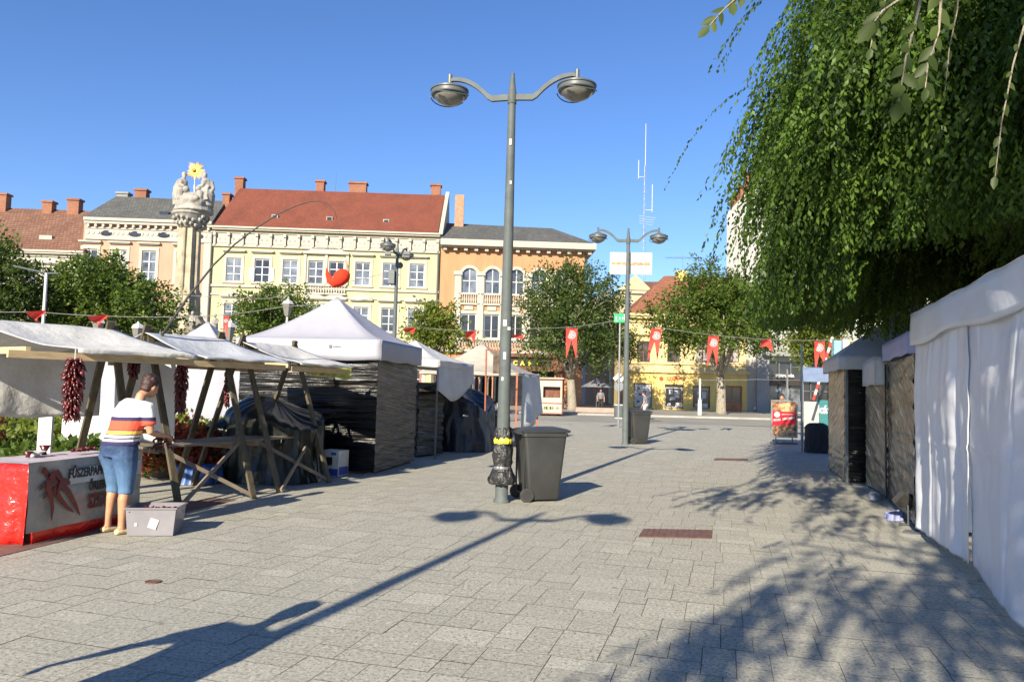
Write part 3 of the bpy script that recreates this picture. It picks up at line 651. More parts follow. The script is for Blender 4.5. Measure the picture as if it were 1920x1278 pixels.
for i, q in enumerate(rc):
    w = win(FE, r, *q, rows=1, cols=1, sur=None, frame='dark_wood', glass=('white_paint', 'glass_dark', 'glass_dark')[i])
    g = MB(); a, b, c, d = q; w_ = b-a; h = d-c
    if i == 0: [FE.box(g, a+w_*x, a+w_*(x+.16), c+h*y, c+h*(y+.09), -.12, -.10) for x, y in ((.2, .2), (.5, .3), (.3, .5), (.55, .62), (.2, .75))]; mm = 'grey_cloth'
    else:
        mm = 'white_paint'
        for x, y, sx, sy in ((.04, .04, .03, .82), (.93, .04, .03, .82), (.04, .84, .92, .03), (.04, .04, .92, .03), (.25, .6, .2, .18), (.55, .45, .25, .3), (.3, .35, .3, .14), (.6, .06, .3, .18), (.15, .12, .2, .1)):
            if i == 2 and sx < .1: continue
            FE.box(g, a+w_*x, a+w_*(x+sx), c+h*y, c+h*(y+sy), -.12, -.10)
    g.build('shop_display', M[mm], w)
g = MB(); a, b, c, d = dr_; FE.box(g, a, a+.12, c, d, -.2, -.1); FE.box(g, b-.12, b, c, d, -.2, -.1); FE.box(g, a, b, d-.15, d, -.2, -.1); FE.box(g, a+.12, b-.12, c, c+.75, -.2, -.12); FE.box(g, (a+b)/2-.05, (a+b)/2+.05, c, d, -.2, -.11)
dd = g.build('door', M['orange_wood'], r); g = MB(); FE.box(g, a+.1, b-.1, c+.7, d-.1, -.18, -.15); g.build('pane', M['glass_dark'], dd)
c, z = E_(1240, 709.5, .1); g = MB().lathe([(.2, 0), (.2, .06)], FE.P(c, z, .06), 20, Matrix.Rotation(R(90), 3, 'X')); g.build('sign_emblem', M['red_letter'], r)
c, z = E_(1262, 710, .1); text('sign_letters', 'SZEMPO', .42, M['red_letter'], frameM(FE.P(c+.25, z, .06), FE.e), r, .02, .012, 1.12)
l0, rz = E_(1246, 517, -4.5); l1, rz1 = E_(1425, 520, -4.5); rf = roof(FE, r, 'roof', 'roof_red2', a0-.2, a1+.2, l0, l1+2, ez, rz, rz1, -4.5, -11, .4)
c, z = E_(1277, 508, -4.2); g = MB(); FE.box(g, c-.5, c+.5, z-1.5, z, -4.6, -3.9); g.build('chimney', M['shop_yellow'], rf)
g = MB()
for k in range(5): g.tube([FE.P(c-1.6+k*.75, z+1.2, -4), FE.P(c-.6+k*.8, z+1.35, -4)], .015, 4)
g.tube([FE.P(c+.1, z-.5, -4), FE.P(c+.1, z+1.6, -4)], .025, 5); g.tube([FE.P(c-1.7, z+1.3, -4), FE.P(c+2.2, z+1.4, -4)], .018, 4); g.build('aerial', M['lamp_dark'], rf)
# --- tall white building on the right
FG = Fac(0, 68.5, 0); s0 = FE.P(a1, 0).x+.1; s1 = s0+26; zt = FG.px(1440, 330)[1]
r = thing('department_building', FG.P(s0+9, 0), 'tall off white building with glazed shop front at its foot', 'building')
g1z = FG.px(1460, 715)[1]; g2z = FG.px(1460, 680)[1]
rg = [(FG.px(1440, 700)[0], FG.px(1505, 700)[0], .2, g1z-.3), (FG.px(1440, 700)[0], FG.px(1505, 700)[0], g1z+.1, g2z+.1), (FG.px(1515, 700)[0], FG.px(1600, 700)[0], .2, g2z)]
up = []
g = MB(); holed(FG, g, s0, s1, 0, zt-5, rg+up)
xx = s0-2.3
pL = Vector((W(1363, 420, 71.5).x, 71.5, 0)); pM = FG.P(s0, 0)
zt2 = W(1366, 400, 71.5).z; ztM = W(1425, 340, 70).z
g.add([pM, pM+Vector((0, 0, ztM)), pL+Vector((0, 0, zt2)), pL], [(0, 1, 2, 3)]); g.add([FG.P(s0, zt-5), FG.P(s1, zt-5), FG.P(s1, ztM), FG.P(s0, ztM)], [(0, 1, 2, 3)])
g.add([pM+Vector((0, 0, ztM)), FG.P(s1, ztM), FG.P(s1, zt2, -11), pL+Vector((0, 0, zt2))], [(0, 1, 2, 3)])
g.build('wall', M['white_wall'], r)
for i, (a, b, c, d) in enumerate(rg):
    g = MB(); FG.box(g, a, b, c, d, -.3, -.26); sw = g.build('shop_window', M['glass_dark' if i else 'glass'], r)
    g = MB()
    for k in range(4): x = a+(b-a)*k/3; FG.box(g, x-.06, x+.06, c, d, -.26, -.1)
    FG.box(g, a, b, d-.1, d, -.26, -.09); g.build('window_frame', M['lamp_dark'], sw)
g = MB(); FG.box(g, *[FG.px(x, 700)[0] for x in (1441, 1505)], g1z-.35, g1z+.25, -.05, .25); fs = g.build('sign_fascia', M['ink'], r)
c, z = FG.px(1472, 704.5, .3); text('sign_letters', 'FORMAVÉR', .34, M['white_paint'], frameM(FG.P(c, z, .26), FG.e), fs, .02, .012)
g = MB(); FG.box(g, *[FG.px(x, 700)[0] for x in (1417, 1440)], 0, g2z+1.6, 0, .35); g.build('grey_pillar', M['grey_wall'], r)
g = MB(); FG.box(g, s0, s1, g2z+.6, g2z+1.0, 0, 1.0); g.build('canopy', M['grey_wall'], r)
for x0, x1, y0, y1, Y in ((1374, 1390, 368, 420, 71.9), (1388, 1396, 350, 390, 71.2), (1399, 1420, 323, 360, 70.2)):
    a, b = W(x0, y0, Y), W(x1, y1, Y); g = MB().box(((a.x+b.x)/2, Y+.4, (a.z+b.z)/2-.5), (b.x-a.x, .9, a.z-b.z+1)); g.box(((a.x+b.x)/2, Y+.4, a.z), (b.x-a.x+.25, 1.1, .18)); g.build('chimney', M['brick'], r)
# antenna mast behind the roofs
P = [W(1212, 232, 120), W(1207, 520, 120)]; base = Vector((P[1].x, 120, 0))
r = thing('antenna_mast', base, 'tall thin lattice antenna mast rising behind the roofs', 'mast')
top = Vector((base.x, 120, P[0].z)); g = MB(); wv = .55; n = 34
for k in range(3):
    a = 2*math.pi*k/3; o_ = Vector((math.cos(a)*wv/2, math.sin(a)*wv/2, 0)); g.tube([base+o_, top+o_*.6-Vector((0, 0, 7))], .024, 4)
    for j in range(n):
        z0 = (top.z-7)*j/n; z1 = (top.z-7)*(j+1)/n; a2 = 2*math.pi*(k+1)/3; o2 = Vector((math.cos(a2)*wv/2, math.sin(a2)*wv/2, 0))
        g.tube([base+o_+Vector((0, 0, z0)), base+o2+Vector((0, 0, z1))], .012, 3)
g.build('lattice', M['steel'], r)
g = MB(); g.tube([top-Vector((0, 0, 7.2)), top], [.06, .045], 6)
for sx, z0, z1 in ((-1, 5.6, 9.0), (1.1, 9.6, 14.5)):
    a = top-Vector((0, 0, z1)); g.tube([a, a+Vector((sx*1.1, 0, 0))], .05, 5); g.tube([a+Vector((sx*1.1, 0, -.3)), a+Vector((sx*1.1, 0, z1-z0-.6))], .06, 6)
for k in range(4): a = top-Vector((0, 0, 15.5+k*.4)); g.tube([a-Vector((.9, 0, 0)), a+Vector((1.9-k*.2, 0, -.3))], .03, 4)
g.build('antenna', M['white_paint'], r)
# kerb side planter and steps at the narrow street
g = MB().box((W(1122, 772, 54).x, 54, .28), (3.4, 1.0, .34)); tag(g.build('stone_bench', M['kerb_pink']), 'low pink granite block on the far pavement at the narrow street', 'bench')
# ================================================================== STREET LAMPS
def make_lamp(H=6.25, cat='street lamp'):
    r = thing('street_lamp', (0, 0, 0), 'x', cat)
    g = MB(); g.lathe([(.115, 0), (.115, .03), (.092, .06), (.090, 1.2), (.082, 2.6), (.070, 4.2), (.054, H-.38)], n=20)
    g.lathe([(.062, H-.46), (.066, H-.45), (.066, H-.30), (.058, H-.28), (.040, H-.14), (.028, H-.03), (.030, H-.02), (.030, H), (.012, H+.01)], n=16)
    g.lathe([(.10, .40), (.097, .43), (.092, .44)], n=18); g.build('pole', M['lamp_metal'], r, smooth=40.0)
    hz = H-.02
    for s in (-1, 1):
        g = MB(); zb = H-.36
        pts = [(.05, zb), (.30, zb-.01), (.37, zb+.03)]
        pts += [(.37+.52*t, zb+.03+(.275)*(1-(1-t)**2.1)) for t in [k/9 for k in range(1, 10)]]
        pts += [(.94, hz-.05)]
        hh = [.085]*3+[.08-.03*k/9 for k in range(9)]+[.045]
        for i in range(len(pts)-1):
            (xa, za), (xb, zb_) = pts[i], pts[i+1]
            q = [Vector((s*xa, -.025, za-hh[i]/2)), Vector((s*xb, -.025, zb_-hh[i+1]/2)), Vector((s*xb, -.025, zb_+hh[i+1]/2)), Vector((s*xa, -.025, za+hh[i]/2))]
            g.prism(q, (0, .05, 0))
        g.build('arm', M['lamp_metal'], r)
        x = s*.95; c = (x, 0, hz); g = MB()
        g.lathe([(.030, -.14), (.034, -.10), (.034, .04), (.02, .05)], c, 10)
        g.lathe([(.262, -.290), (.272, -.28), (.278, -.24), (.272, -.225), (.287, -.22), (.287, -.20), (.22, -.165), (.14, -.145), (.10, -.12), (.03, -.11)], c, 28)
        h = g.build('lamp_head', M['lamp_dark'], r, smooth=35.0)
        g = MB(); g.lathe([(.235, -.290), (.225, -.315), (.185, -.36), (.13, -.395), (.06, -.422), (.005, -.43)], c, 28); g.build('lamp_glass', M['lamp_glass'], h, smooth=True)
        for k0 in (4, 16): g = MB(); g.tube([Vector(c)+Vector((.292*math.cos(2*math.pi*k/24), .292*math.sin(2*math.pi*k/24), -.29-.05*math.sin(math.pi*(k-k0)/8))) for k in range(k0, k0+9)], .009, 5); g.build('wire_clip', M['lamp_dark'], h)
    return r
lamp = make_lamp(); LG = 'double armed street lamps on the square'
p1 = G(940, 941); place(lamp, p1, R(-9), 'nearest grey double armed street lamp with a black bag tied round its pole', LG)
l2 = copy_tree(lamp); place(l2, G(1172, 833), R(-4), 'street lamp with a white board and wheeled bin, farther than the tallest one', LG); l2.scale = (1, 1, 1.08)
l3 = copy_tree(lamp); q = W(742, 560, 27); place(l3, (q.x, q.y, 0), R(78), 'street lamp seen end on behind the big white gazebo, with cameras on its pole', LG); l3.scale = (1, 1, 1.10)
l4 = copy_tree(lamp); place(l4, (-3.9, -1.55, 0), R(2), 'lamp post beside the photographer that casts the long shadow', LG)
g = MB(); b = Vector((q.x, q.y, 0))   # cameras and loudspeaker on the third lamp
z0 = W(742, 520, 27).z
g.box(b+Vector((-.16, -.05, z0)), (.22, .3, .5)); g.box(b+Vector((-.05, 0, z0+.1)), (.3, .05, .05)); tag(g.build('loudspeaker', M['lamp_dark']), 'grey box loudspeaker mounted on the lamp pole above the gazebo', 'loudspeaker')
g = MB(); z0 = W(742, 480, 27).z; g.box(b+Vector((0, 0, z0)), (.9, .05, .06)); g.box(b+Vector((-.35, 0, z0+.09)), (.22, .14, .12)); g.box(b+Vector((.35, 0, z0+.12)), (.22, .14, .12)); g.ball(b+Vector((.12, -.05, z0-.35)), .12, 10, 6)
tag(g.build('camera_bracket', M['lamp_dark']), 'pair of surveillance cameras on a crossbar high on the lamp pole', 'camera')
# sign board on lamp two
bp = G(1172, 833); F2 = Fac(bp.x+.15, bp.y+.14, R(-4))
x0, z1 = F2.px(1144, 473); x1, z0 = F2.px(1222, 515)
r = thing('sign_board', F2.P((x0+x1)/2, z0), 'white board with tan stripe fixed behind the second lamp post', 'sign')
g = MB(); F2.box(g, x0, x1, z0, z1, -.02, .02); g.build('panel', M['white_paint'], r)
g = MB(); zc = (z0+z1)/2; F2.box(g, x0+.06, x1-.06, zc-.045, zc+.035, .02, .035); g.build('stripe', M['pic_tan'], r)
# black plastic and yellow tape round lamp one
r = thing('tied_bag', p1+Vector((0, 0, .3)), 'black rubbish bags tied round the lamp pole with yellow tape', 'bag')
def crumple(g, prof, c, n=28, amp=.03, seed=0):
    b = len(g.v); c = Vector(c)
    for r_, z in prof:
        for k in range(n):
            a = 2*math.pi*k/n; rr = r_+amp*noise.noise(Vector((math.cos(a)*3+seed, math.sin(a)*3, z*9)))*2
            g.v.append(c+Vector((rr*math.cos(a), rr*math.sin(a), z)))
    for i in range(len(prof)-1):
        for k in range(n): g.f.append([b+i*n+k, b+i*n+(k+1) % n, b+(i+1)*n+(k+1) % n, b+(i+1)*n+k]); g.m.append(g.mi)
g = MB(); crumple(g, [(.17, .26), (.19, .32), (.17, .38), (.14, .45), (.105, .50), (.13, .56), (.145, .66), (.14, .76), (.12, .82), (.105, .86), (.13, .90), (.11, .96), (.10, 1.06)], p1, seed=3); g.build('bag_wrap', M['bag'], r, smooth=True)
g = MB(); crumple(g, [(.125, .83), (.135, .87), (.13, .90), (.115, .92)], p1, amp=.01, seed=5); g.build('tape_band', M['tape'], r)
g = MB(); crumple(g, [(.12, .47), (.122, .49), (.12, .51)], p1, amp=.006); g.build('tape_band', M['steel'], r)
# paper scraps / stickers on the pole
g = MB()
for z, a, w, h in ((2.55, -100, .05, .09), (2.47, -60, .05, .05), (2.08, -95, .04, .10), (1.75, -110, .03, .05), (4.6, -80, .03, .05), (5.2, -95, .03, .09)):
    a = R(a); rr = .088 if z < 3 else .07; c = p1+Vector((rr*math.cos(a), rr*math.sin(a), z)); g.box(c, (w, .006, h), rz=a+R(90))
tag(g.build('sticker', M['white_paint']), 'torn white sticker scraps on the nearest lamp pole', 'sticker')
# ================================================================== BINS
def make_bin():
    r = thing('wheeled_bin', (0, 0, 0), 'x', 'bin')
    def rr(w, d, rad, n=5):
        P = []
        for cx, cy, a in ((w-rad, d-rad, 0), (-w+rad, d-rad, 90), (-w+rad, -d+rad, 180), (w-rad, -d+rad, 270)):
            for k in range(n): t = R(a+90*k/(n-1)); P.append((cx+rad*math.cos(t), cy+rad*math.sin(t)))
        return P
    g = MB()
    secs = [(0.03, .215, .215, .04), (.06, .23, .235, .05), (.30, .245, .26, .05), (.70, .262, .30, .05), (.93, .272, .325, .05), (.935, .292, .345, .05), (.985, .292, .345, .05)]
    b = 0; n = 20
    for z, w, d, rad in secs:
        for x, y in rr(w, d, rad): g.v.append(Vector((x, y, z)))
    for i in range(len(secs)-1):
        for k in range(n): g.f.append([i*n+k, i*n+(k+1) % n, (i+1)*n+(k+1) % n, (i+1)*n+k]); g.m.append(0)
    g.f.append(list(range(n))[::-1]); g.m.append(0)
    g.build('body', M['bin'], r, smooth=30.0)
    for s in (-1, 1): g = MB(); g.box((s*.17, .30, .5), (.03, .02, .75)); g.build('rib', M['bin'], r)
    g = MB(); top = [(.985, .30, .365, .06), (1.01, .31, .375, .06), (1.035, .27, .33, .08), (1.055, .17, .22, .08)]
    for z, w, d, rad in top:
        for x, y in rr(w, d, rad): g.v.append(Vector((x, y-.01, z+.01*(y < 0))))
    for i in range(len(top)-1):
        for k in range(n): g.f.append([i*n+k, i*n+(k+1) % n, (i+1)*n+(k+1) % n, (i+1)*n+k]); g.m.append(0)
    g.f.append([3*n+k for k in range(n)]); g.m.append(0); g.f.append(list(range(n))[::-1]); g.m.append(0)
    for s in (-1, 1): g.box((s*.19, .40, 1.0), (.05, .10, .05))
    g.build('lid', M['bin'], r, smooth=30.0)
    g = MB(); g.tube([(-.2, .44, 1.0), (.2, .44, 1.0)], .016, 8)
    for s in (-1, 1): g.beam((s*.2, .33, .97), (s*.2, .45, 1.0), .04, .035)
    g.build('handle', M['bin'], r)
    for s in (-1, 1):
        w = MB(); Mx = Matrix.Rotation(R(90), 3, 'Y'); w.lathe([(.06, -.025), (.095, -.025), (.10, -.015), (.10, .015), (.095, .025), (.06, .025)], (s*.25, .27, .10), 24, Mx); wh = w.build('wheel', M['rubber'], r, smooth=30.0)
        w = MB(); w.lathe([(.03, -.032), (.03, .032)], (s*.25, .27, .10), 12, Mx)
        for k in range(6): a = math.pi*k/3; w.beam((s*.25, .27+.02*math.cos(a), .10+.02*math.sin(a)), (s*.25, .27+.07*math.cos(a), .10+.07*math.sin(a)), .05, .012, (1, 0, 0))
        w.lathe([(.06, -.028), (.075, -.028), (.075, .028), (.06, .028)], (s*.25, .27, .10), 20, Mx); w.build('rim', M['bin'], wh)
    g = MB(); g.tube([(-.25, .27, .10), (.25, .27, .10)], .012, 6); g.build('axle', M['steel'], r)
    return r
bn = make_bin(); BG = 'wheeled rubbish bins beside the lamp posts'
place(bn, G(1010, 936), R(107), 'dark grey wheeled bin beside the nearest lamp post', BG)
b2 = copy_tree(bn); q = G(1197, 832); place(b2, (q.x, q.y+.12, 0), R(107), 'farther dark grey wheeled bin beside the lamp post with the white board', BG)
# ================================================================== LEFT STALLS
def PL(g, a, b, w=.09, t=.045, up=(0, 0, 1)): g.beam(a, b, w, t, up)
def stall(A0, A1, label, tw=.38, tz=.75, ridge=2.20, cmat='canvas', over0=.38, over1=.38, half=.92, eave=1.90, backlen=0, legs=True, far_half=None, table=True, brace=True, spread=.62, sagc=.09, skew=-.35, vd=.03, skew1=.35):
    A0 = Vector((*A0, 0)); A1 = Vector((*A1, 0)); L = (A1-A0).normalized(); C = Vector((L.y, -L.x, 0))
    r = thing('market_stall', (A0+A1)/2, label, 'market stall', 0, 'wooden market stalls with canvas roofs')
    for c in (A0, A1):
        for s in (-1, 1):
            g = MB(); f = c+C*s*spread*1.25; f.z = 0; t = c-C*s*.04; t.z = ridge+.12; off = L*.03*s
            PL(g, f+off, t+off, .04, .085, up=L); g.build('leg', M['wood'], r)
        g = MB(); PL(g, c+C*half*.98+Vector((0, 0, eave-.03)), c-C*half*.98+Vector((0, 0, eave-.03)), .045, .07); g.build('crossbeam', M['wood_pale'], r)
    for s in (-1, 1): g = MB(); PL(g, A0-L*(over0-.1)+C*s*(half-.03)+Vector((0, 0, eave-.075)), A1+L*over1+C*s*(half-.03)+Vector((0, 0, eave-.075)), .04, .075); g.build('eave_rail', M['wood_pale'], r)
    g = MB(); PL(g, A0-L*over0+Vector((0, 0, ridge-.05)), A1+L*(over1-skew1)+Vector((0, 0, ridge-.05)), .04, .07); g.build('ridge_beam', M['wood'], r)
    if brace:
        g = MB(); h = .62; s = .5
        PL(g, A0+C*s*spread+Vector((0, 0, .75)), A1+C*spread*1.2+Vector((0, 0, .06)), .05, .03, C)
        PL(g, A1+C*s*spread+L*.1+Vector((0, 0, .75))+C*.05, A0+C*spread*1.25+Vector((0, 0, .04))+C*.05, .05, .03, C); g.build('brace', M['wood_table'], r)
    if table:
        g = MB()
        for k in range(5):
            o_ = (k-2)*tw*2/5; PL(g, A0-L*.22+C*o_+Vector((0, 0, tz)), A1+L*.22+C*o_+Vector((0, 0, tz)), tw*2/5-.012, .028)
        PL(g, A0+C*tw+Vector((0, 0, tz-.05)), A0-C*tw+Vector((0, 0, tz-.05)), .04, .07); PL(g, A1+C*tw+Vector((0, 0, tz-.05)), A1-C*tw+Vector((0, 0, tz-.05)), .04, .07)
        g.build('table_top', M['wood_table'], r)
    LEN = (A1-A0).length+over0+over1; S = A0-L*over0
    def fn(u, v):
        x = (v*2-1); ax = abs(x); hh = half+.05; st = -skew*max(0, x); en = LEN-skew1*(1-abs(x)); w = st+u*(en-st)
        z = ridge+.02-(ridge-eave)*(ax**1.0)-.03*math.sin(math.pi*ax)-sagc*math.sin(math.pi*min(1, max(0, (w-over0)/(LEN-over0-over1+.01))))*math.sin(math.pi*ax)
        z += .012*noise.noise(Vector((w*3, x*4, A0.x)))
        if ax > .97: z -= .01
        return S+L*w+C*x*hh+Vector((0, 0, z))
    g = MB().grid(fn, 20, 22); o_ = g.build('canopy', M[cmat], r, smooth=True); solid(o_, .008)
    def fv(s_, d=vd):
        def f(u, v):
            st = -skew if s_ > 0 else 0; w = st+u*(LEN-st); return S+L*w+C*s_*(half+.055+.015*math.sin(w*9)*v)+Vector((0, 0, eave+.015-v*(d+.02*noise.noise(Vector((w*4, s_, 1))))))
        return f
    for s_ in (-1, 1): o_ = MB().grid(fv(s_), 24, 3).build('valance', M[cmat], r, smooth=True); solid(o_, .006)
    return r, L, C
# stall one (front): table with red cloth and banner
S1, L1, C1 = stall((-5.84, 8.12), (-5.04, 9.28), 'nearest wooden stall with white canvas roof above the red table', table=False, over0=.28, over1=.40, brace=False, half=1.2, skew=-.72, vd=.05)
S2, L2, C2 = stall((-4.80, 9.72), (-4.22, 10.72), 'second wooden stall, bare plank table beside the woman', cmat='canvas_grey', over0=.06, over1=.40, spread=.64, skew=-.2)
S3, L3, C3 = stall((-4.10, 11.25), (-3.66, 12.45), 'third wooden stall in front of the big white gazebo', cmat='canvas', over0=.04, over1=.36, half=.88, skew=-.2)
# clear yellowish vinyl flap under stall three
d = W(575, 678, 12.2); e = W(659, 690, 12.9)
fl = MB().grid(lambda u, v: d.lerp(e, u)+Vector((0, -.01, -v*.20+.01*math.sin(u*20))), 12, 2).build('vinyl_flap', M['window_pvc'], S3)
# red table
a = G(49, 1022); b = G(247, 975); d = (b-a).normalized(); n_ = Vector((-d.y, d.x, 0)); LT = (b-a).length; a.z = 0
r = thing('market_table', a+d*LT/2+n_*.35, 'market table draped in shiny red plastic cloth', 'table')
g = MB(); c = a+d*LT/2+n_*.38; rzT = math.atan2(d.y, d.x)
g.box(c+Vector((0, 0, .735)), (LT-.06, .72, .03), rz=rzT)
g.build('table_top', M['wood_table'], r)
for sx in (-1, 1):
    for sy in (-1, 1): g = MB(); p = c+d*sx*(LT/2-.1)+n_*sy*.3; g.box(p+Vector((0, 0, .36)), (.05, .05, .72), rz=rzT); g.build('leg', M['wood'], r)
def cloth_side(P0, P1, nrm, h0=.75, seed=0, amp=.03):
    Lc = (P1-P0).length
    def f(u, v):
        x = u*Lc; w = amp*v*(math.sin(x*13+seed)+.6*math.sin(x*29+seed*2))+.03*v
        return P0.lerp(P1, u)+nrm*(w+.012)+Vector((0, 0, h0*(1-v)+.012+.01*math.sin(x*7)*v))
    return MB().grid(f, int(Lc*34)+4, 10)
P = [a, b, b+n_*.76, a+n_*.76]
g = cloth_side(P[0], P[1], -n_, seed=1, amp=.006); g.v += []; 
for (p, q_, nn, sd) in ((P[3], P[0], -d, 2), (P[1], P[2], d, 4)):
    h = cloth_side(p, q_, nn, seed=sd, amp=.03); bb = len(g.v); g.v += h.v; g.f += [[bb+i for i in f] for f in h.f]; g.m += h.m
rc_ = g.build('tablecloth', M['red_cloth'], r, smooth=True); solid(rc_, .004)
def topf(u, v): return P[0].lerp(P[1], u).lerp(P[3].lerp(P[2], u), v)+Vector((0, 0, .765+.006*noise.noise(Vector((u*9, v*9, 0)))))
o_ = MB().grid(topf, 24, 10).build('table_cover', mat('pale_lilac_cover', (.50, .44, .50), .5, .15, 3, .4, 7), r, smooth=True)
# banner on the front of the table
FT = Fac(a.x, a.y, rzT); FTn = FT.n
x0, z1 = FT.px(56, 868, .09); x1 = LT+.0; z0 = FT.px(72, 994, .05)[1]
r = thing('banner', FT.P((x0+x1)/2, z0, .05), 'silver vinyl banner with red peppers and black lettering on the red table', 'banner')
def bf(u, v): return FT.P(x0+(x1-x0)*u+.02*(1-v), z0+(z1-z0)*v, .078+.006*math.sin(u*17+v*4)+.01*noise.noise(Vector((u*5, v*4, 2))))
o_ = MB().grid(bf, 50, 16).build('banner_sheet', M['banner'], r, smooth=True)
def shot(x, y, dd=.10): s_, z_ = FT.px(x, y, dd); return s_, z_
def pepper2d(g, px_, wid, dd):
    pts0 = [FT.P(*shot(x, y), dd) for x, y in px_][::-1 if px_[-1][1] < px_[0][1] and px_[0][0] < 110 else 1]; pts = [pts0[int(j/4)].lerp(pts0[min(int(j/4)+1, len(pts0)-1)], j/4 % 1) for j in range((len(pts0)-1)*4+1)]; n = len(pts); L_ = []; R_ = []
    for i, p in enumerate(pts):
        t = (pts[min(i+1, n-1)]-pts[max(i-1, 0)]).normalized(); s_ = t.cross(FTn); tt = i/(n-1); w = wid*min(1, .35+4*tt)*(1-tt)**.55+.001
        L_.append(p+s_*w); R_.append(p-s_*w)
    for i in range(n-1): g.prism([L_[i], L_[i+1], R_[i+1], R_[i]], FTn*.003)
g = MB()
for i, (pp, w) in enumerate(([[(95, 955-20), (98, 900), (85, 882), (78, 880)], .03], [[(72, 920), (90, 905), (108, 900), (132, 905)], .035], [[(80, 935), (90, 925), (105, 915), (120, 912)], .025], [[(96, 976), (98, 950), (94, 925), (88, 900)], .03], [[(100, 915), (112, 935), (125, 950), (138, 960)], .028], [[(110, 905), (128, 922), (140, 945), (149, 966)], .03], [[(92, 895), (106, 885), (115, 900), (104, 930)], .035])):
    pepper2d(g, pp, w*1.15, .094+i*.0025)
g.build('pepper_print', M['ink_red'], r)
Mx = lambda x, y, dd=.10: frameM(FT.P(*shot(x, y), dd), FT.e)
text('lettering', 'FŰSZERPAPRIKA', .125, M['ink'], Mx(130, 889), r, .001, .005, .66, 'LEFT')
text('lettering', 'ŐRLEMÉNY', .12, M['ink'], Mx(167, 912), r, .001, .005, .66, 'LEFT')
text('lettering', 'SZEGEDI', .19, M['ink_red'], Mx(166, 941), r, .001, .009, .62, 'LEFT')
g = MB(); s_, z_ = shot(134, 893); FT.box(g, s_-.02, LT-.02, z_-.075, z_+.08,   .094, .0955); g.build('lettering_frame', M['emblem'], r)
# things on the red table
def on_table(u, v): p = P[0].lerp(P[1], u).lerp(P[3].lerp(P[2], u), v); p.z = .775; return p
for i, (u, v, rad, h, lab) in enumerate(((.30, .62, .05, .06, 'small dark red bowl at the near end of the red table'), (.50, .72, .055, .10, 'dark red footed dish in the middle of the red table'), (.40, .68, .10, .05, 'wide white bowl between two dark dishes on the red table'))):
    r = thing('bowl', on_table(u, v), lab, 'bowl'); g = MB(); g.lathe([(rad*.5, 0), (rad*.35, h*.3), (rad, h), (rad*.9, h), (rad*.3, h*.4)], on_table(u, v), 16); g.build('bowl_body', M['red_dark'] if i < 2 else M['white_paint'], r, smooth=True)
def pepper_string(name, top, length, rad, n, label, lying=None, seed=0, group='strings of dried peppers'):
    rs = random.Random(seed); r = thing(name, top, label, 'pepper string', 0, group); g = MB()
    for k in range(n):
        t = (k+.5)/n; a = k*2.4+rs.uniform(-.4, .4)
        if lying is None:
            c = top-Vector((0, 0, length*t)); out = Vector((math.cos(a), math.sin(a), rs.uniform(-.5, -.05))).normalized()
            e = rad*(.75+.25*math.sin(math.pi*min(1, t*1.25+.1)))
        else:
            c = top+lying*length*(t-.5); out = Vector((math.cos(a), math.sin(a), abs(math.sin(a*1.7))*.7)).normalized(); e = rad
        m_ = out*e*rs.uniform(.75, 1.1); tip = c+m_+Vector((0, 0, -rs.uniform(.02, .05) if lying is None else 0))
        g.tube([c+m_*.15, c+m_*.45+Vector((0, 0, .005)), c+m_*.8, tip], [.008, .015, .012, .003], 6)
    g.build('dried_pepper', M['red_dark'], r, smooth=True)
    if lying is None: g = MB(); g.tube([top+Vector((0, 0, .10)), top-Vector((0, 0, length*.95))], .006, 5); g.build('string', M['canvas'], r)
    return r
pepper_string('pepper_string', W(141, 672, 7.55), .60, .115, 300, 'sunlit string of shiny dark red peppers hanging nearest the red table', seed=1)
pepper_string('pepper_string', W(342, 682, 9.7), .62, .095, 240, 'shaded dark pepper string hanging above the bare plank table', seed=2)
pepper_string('pepper_string', W(252, 672, 9.6), .24, .085, 110, 'short pepper string hanging just behind the head of the woman', seed=3)
pepper_string('pepper_string', W(428, 690, 10.9), .55, .06, 80, 'thin dark pepper string at the far end of the plank table', seed=5)
pepper_string('pepper_string', on_table(.72, .45)+Vector((0, 0, .03)), .26, .06, 70, 'dark pepper string lying on the red table', lying=d, seed=4)
# white side sheets behind the stalls
def sheet(name, A_, B_, z0, z1, m, label, cat='sheet', amp=.03, n=40, seed=0, group=None, skew=0):
    A_ = Vector(A_); B_ = Vector(B_); L_ = (B_-A_).length; nn = Vector(((B_-A_).y, -(B_-A_).x, 0)).normalized()
    def f(u, v):
        x = u*L_; w = amp*(math.sin(x*7+seed)+.5*math.sin(x*17+seed*3))*(1-v*.75)+amp*1.5*noise.noise(Vector((x*1.5, v*2, seed)))
        return A_.lerp(B_, u)+nn*w+Vector((0, 0, z0+(z1-z0)*v+(skew*u+.04*noise.noise(Vector((x*2, seed, 0))))*(1-v)))
    o_ = MB().grid(f, n, 14).build(name, m, None, smooth=True); solid(o_, .006); return tag(o_, label, cat, group)
A0 = Vector((-5.84, 8.12, 0)); A1 = Vector((-5.04, 9.28, 0))
sheet('side_sheet', A0-C1*.86-L1*.3, A1-C1*.86+L1*.35, 1.10, 1.88, M['canvas'], 'wrinkled white sheet hanging along the back of the nearest stall', amp=.02, seed=2)
sheet('side_sheet', A1-C1*.80+L1*.5, A1-C1*.0+L1*.9, .75, 1.88, M['canvas'], 'white sheet hanging between the nearest stall and the woman', amp=.02, seed=5)
tag(MB().box(W(196, 815, 13.2), (1.5, .06, 1.1)).build('white_panel', M['white_paint']), 'wide white board standing behind the woman', 'board')  # plain white panel, carries no notices
tag(MB().box(W(84, 830, 11.0), (.20, .05, .9)).build('white_post', M['white_paint']), 'short white post standing behind the nearest stall', 'post')
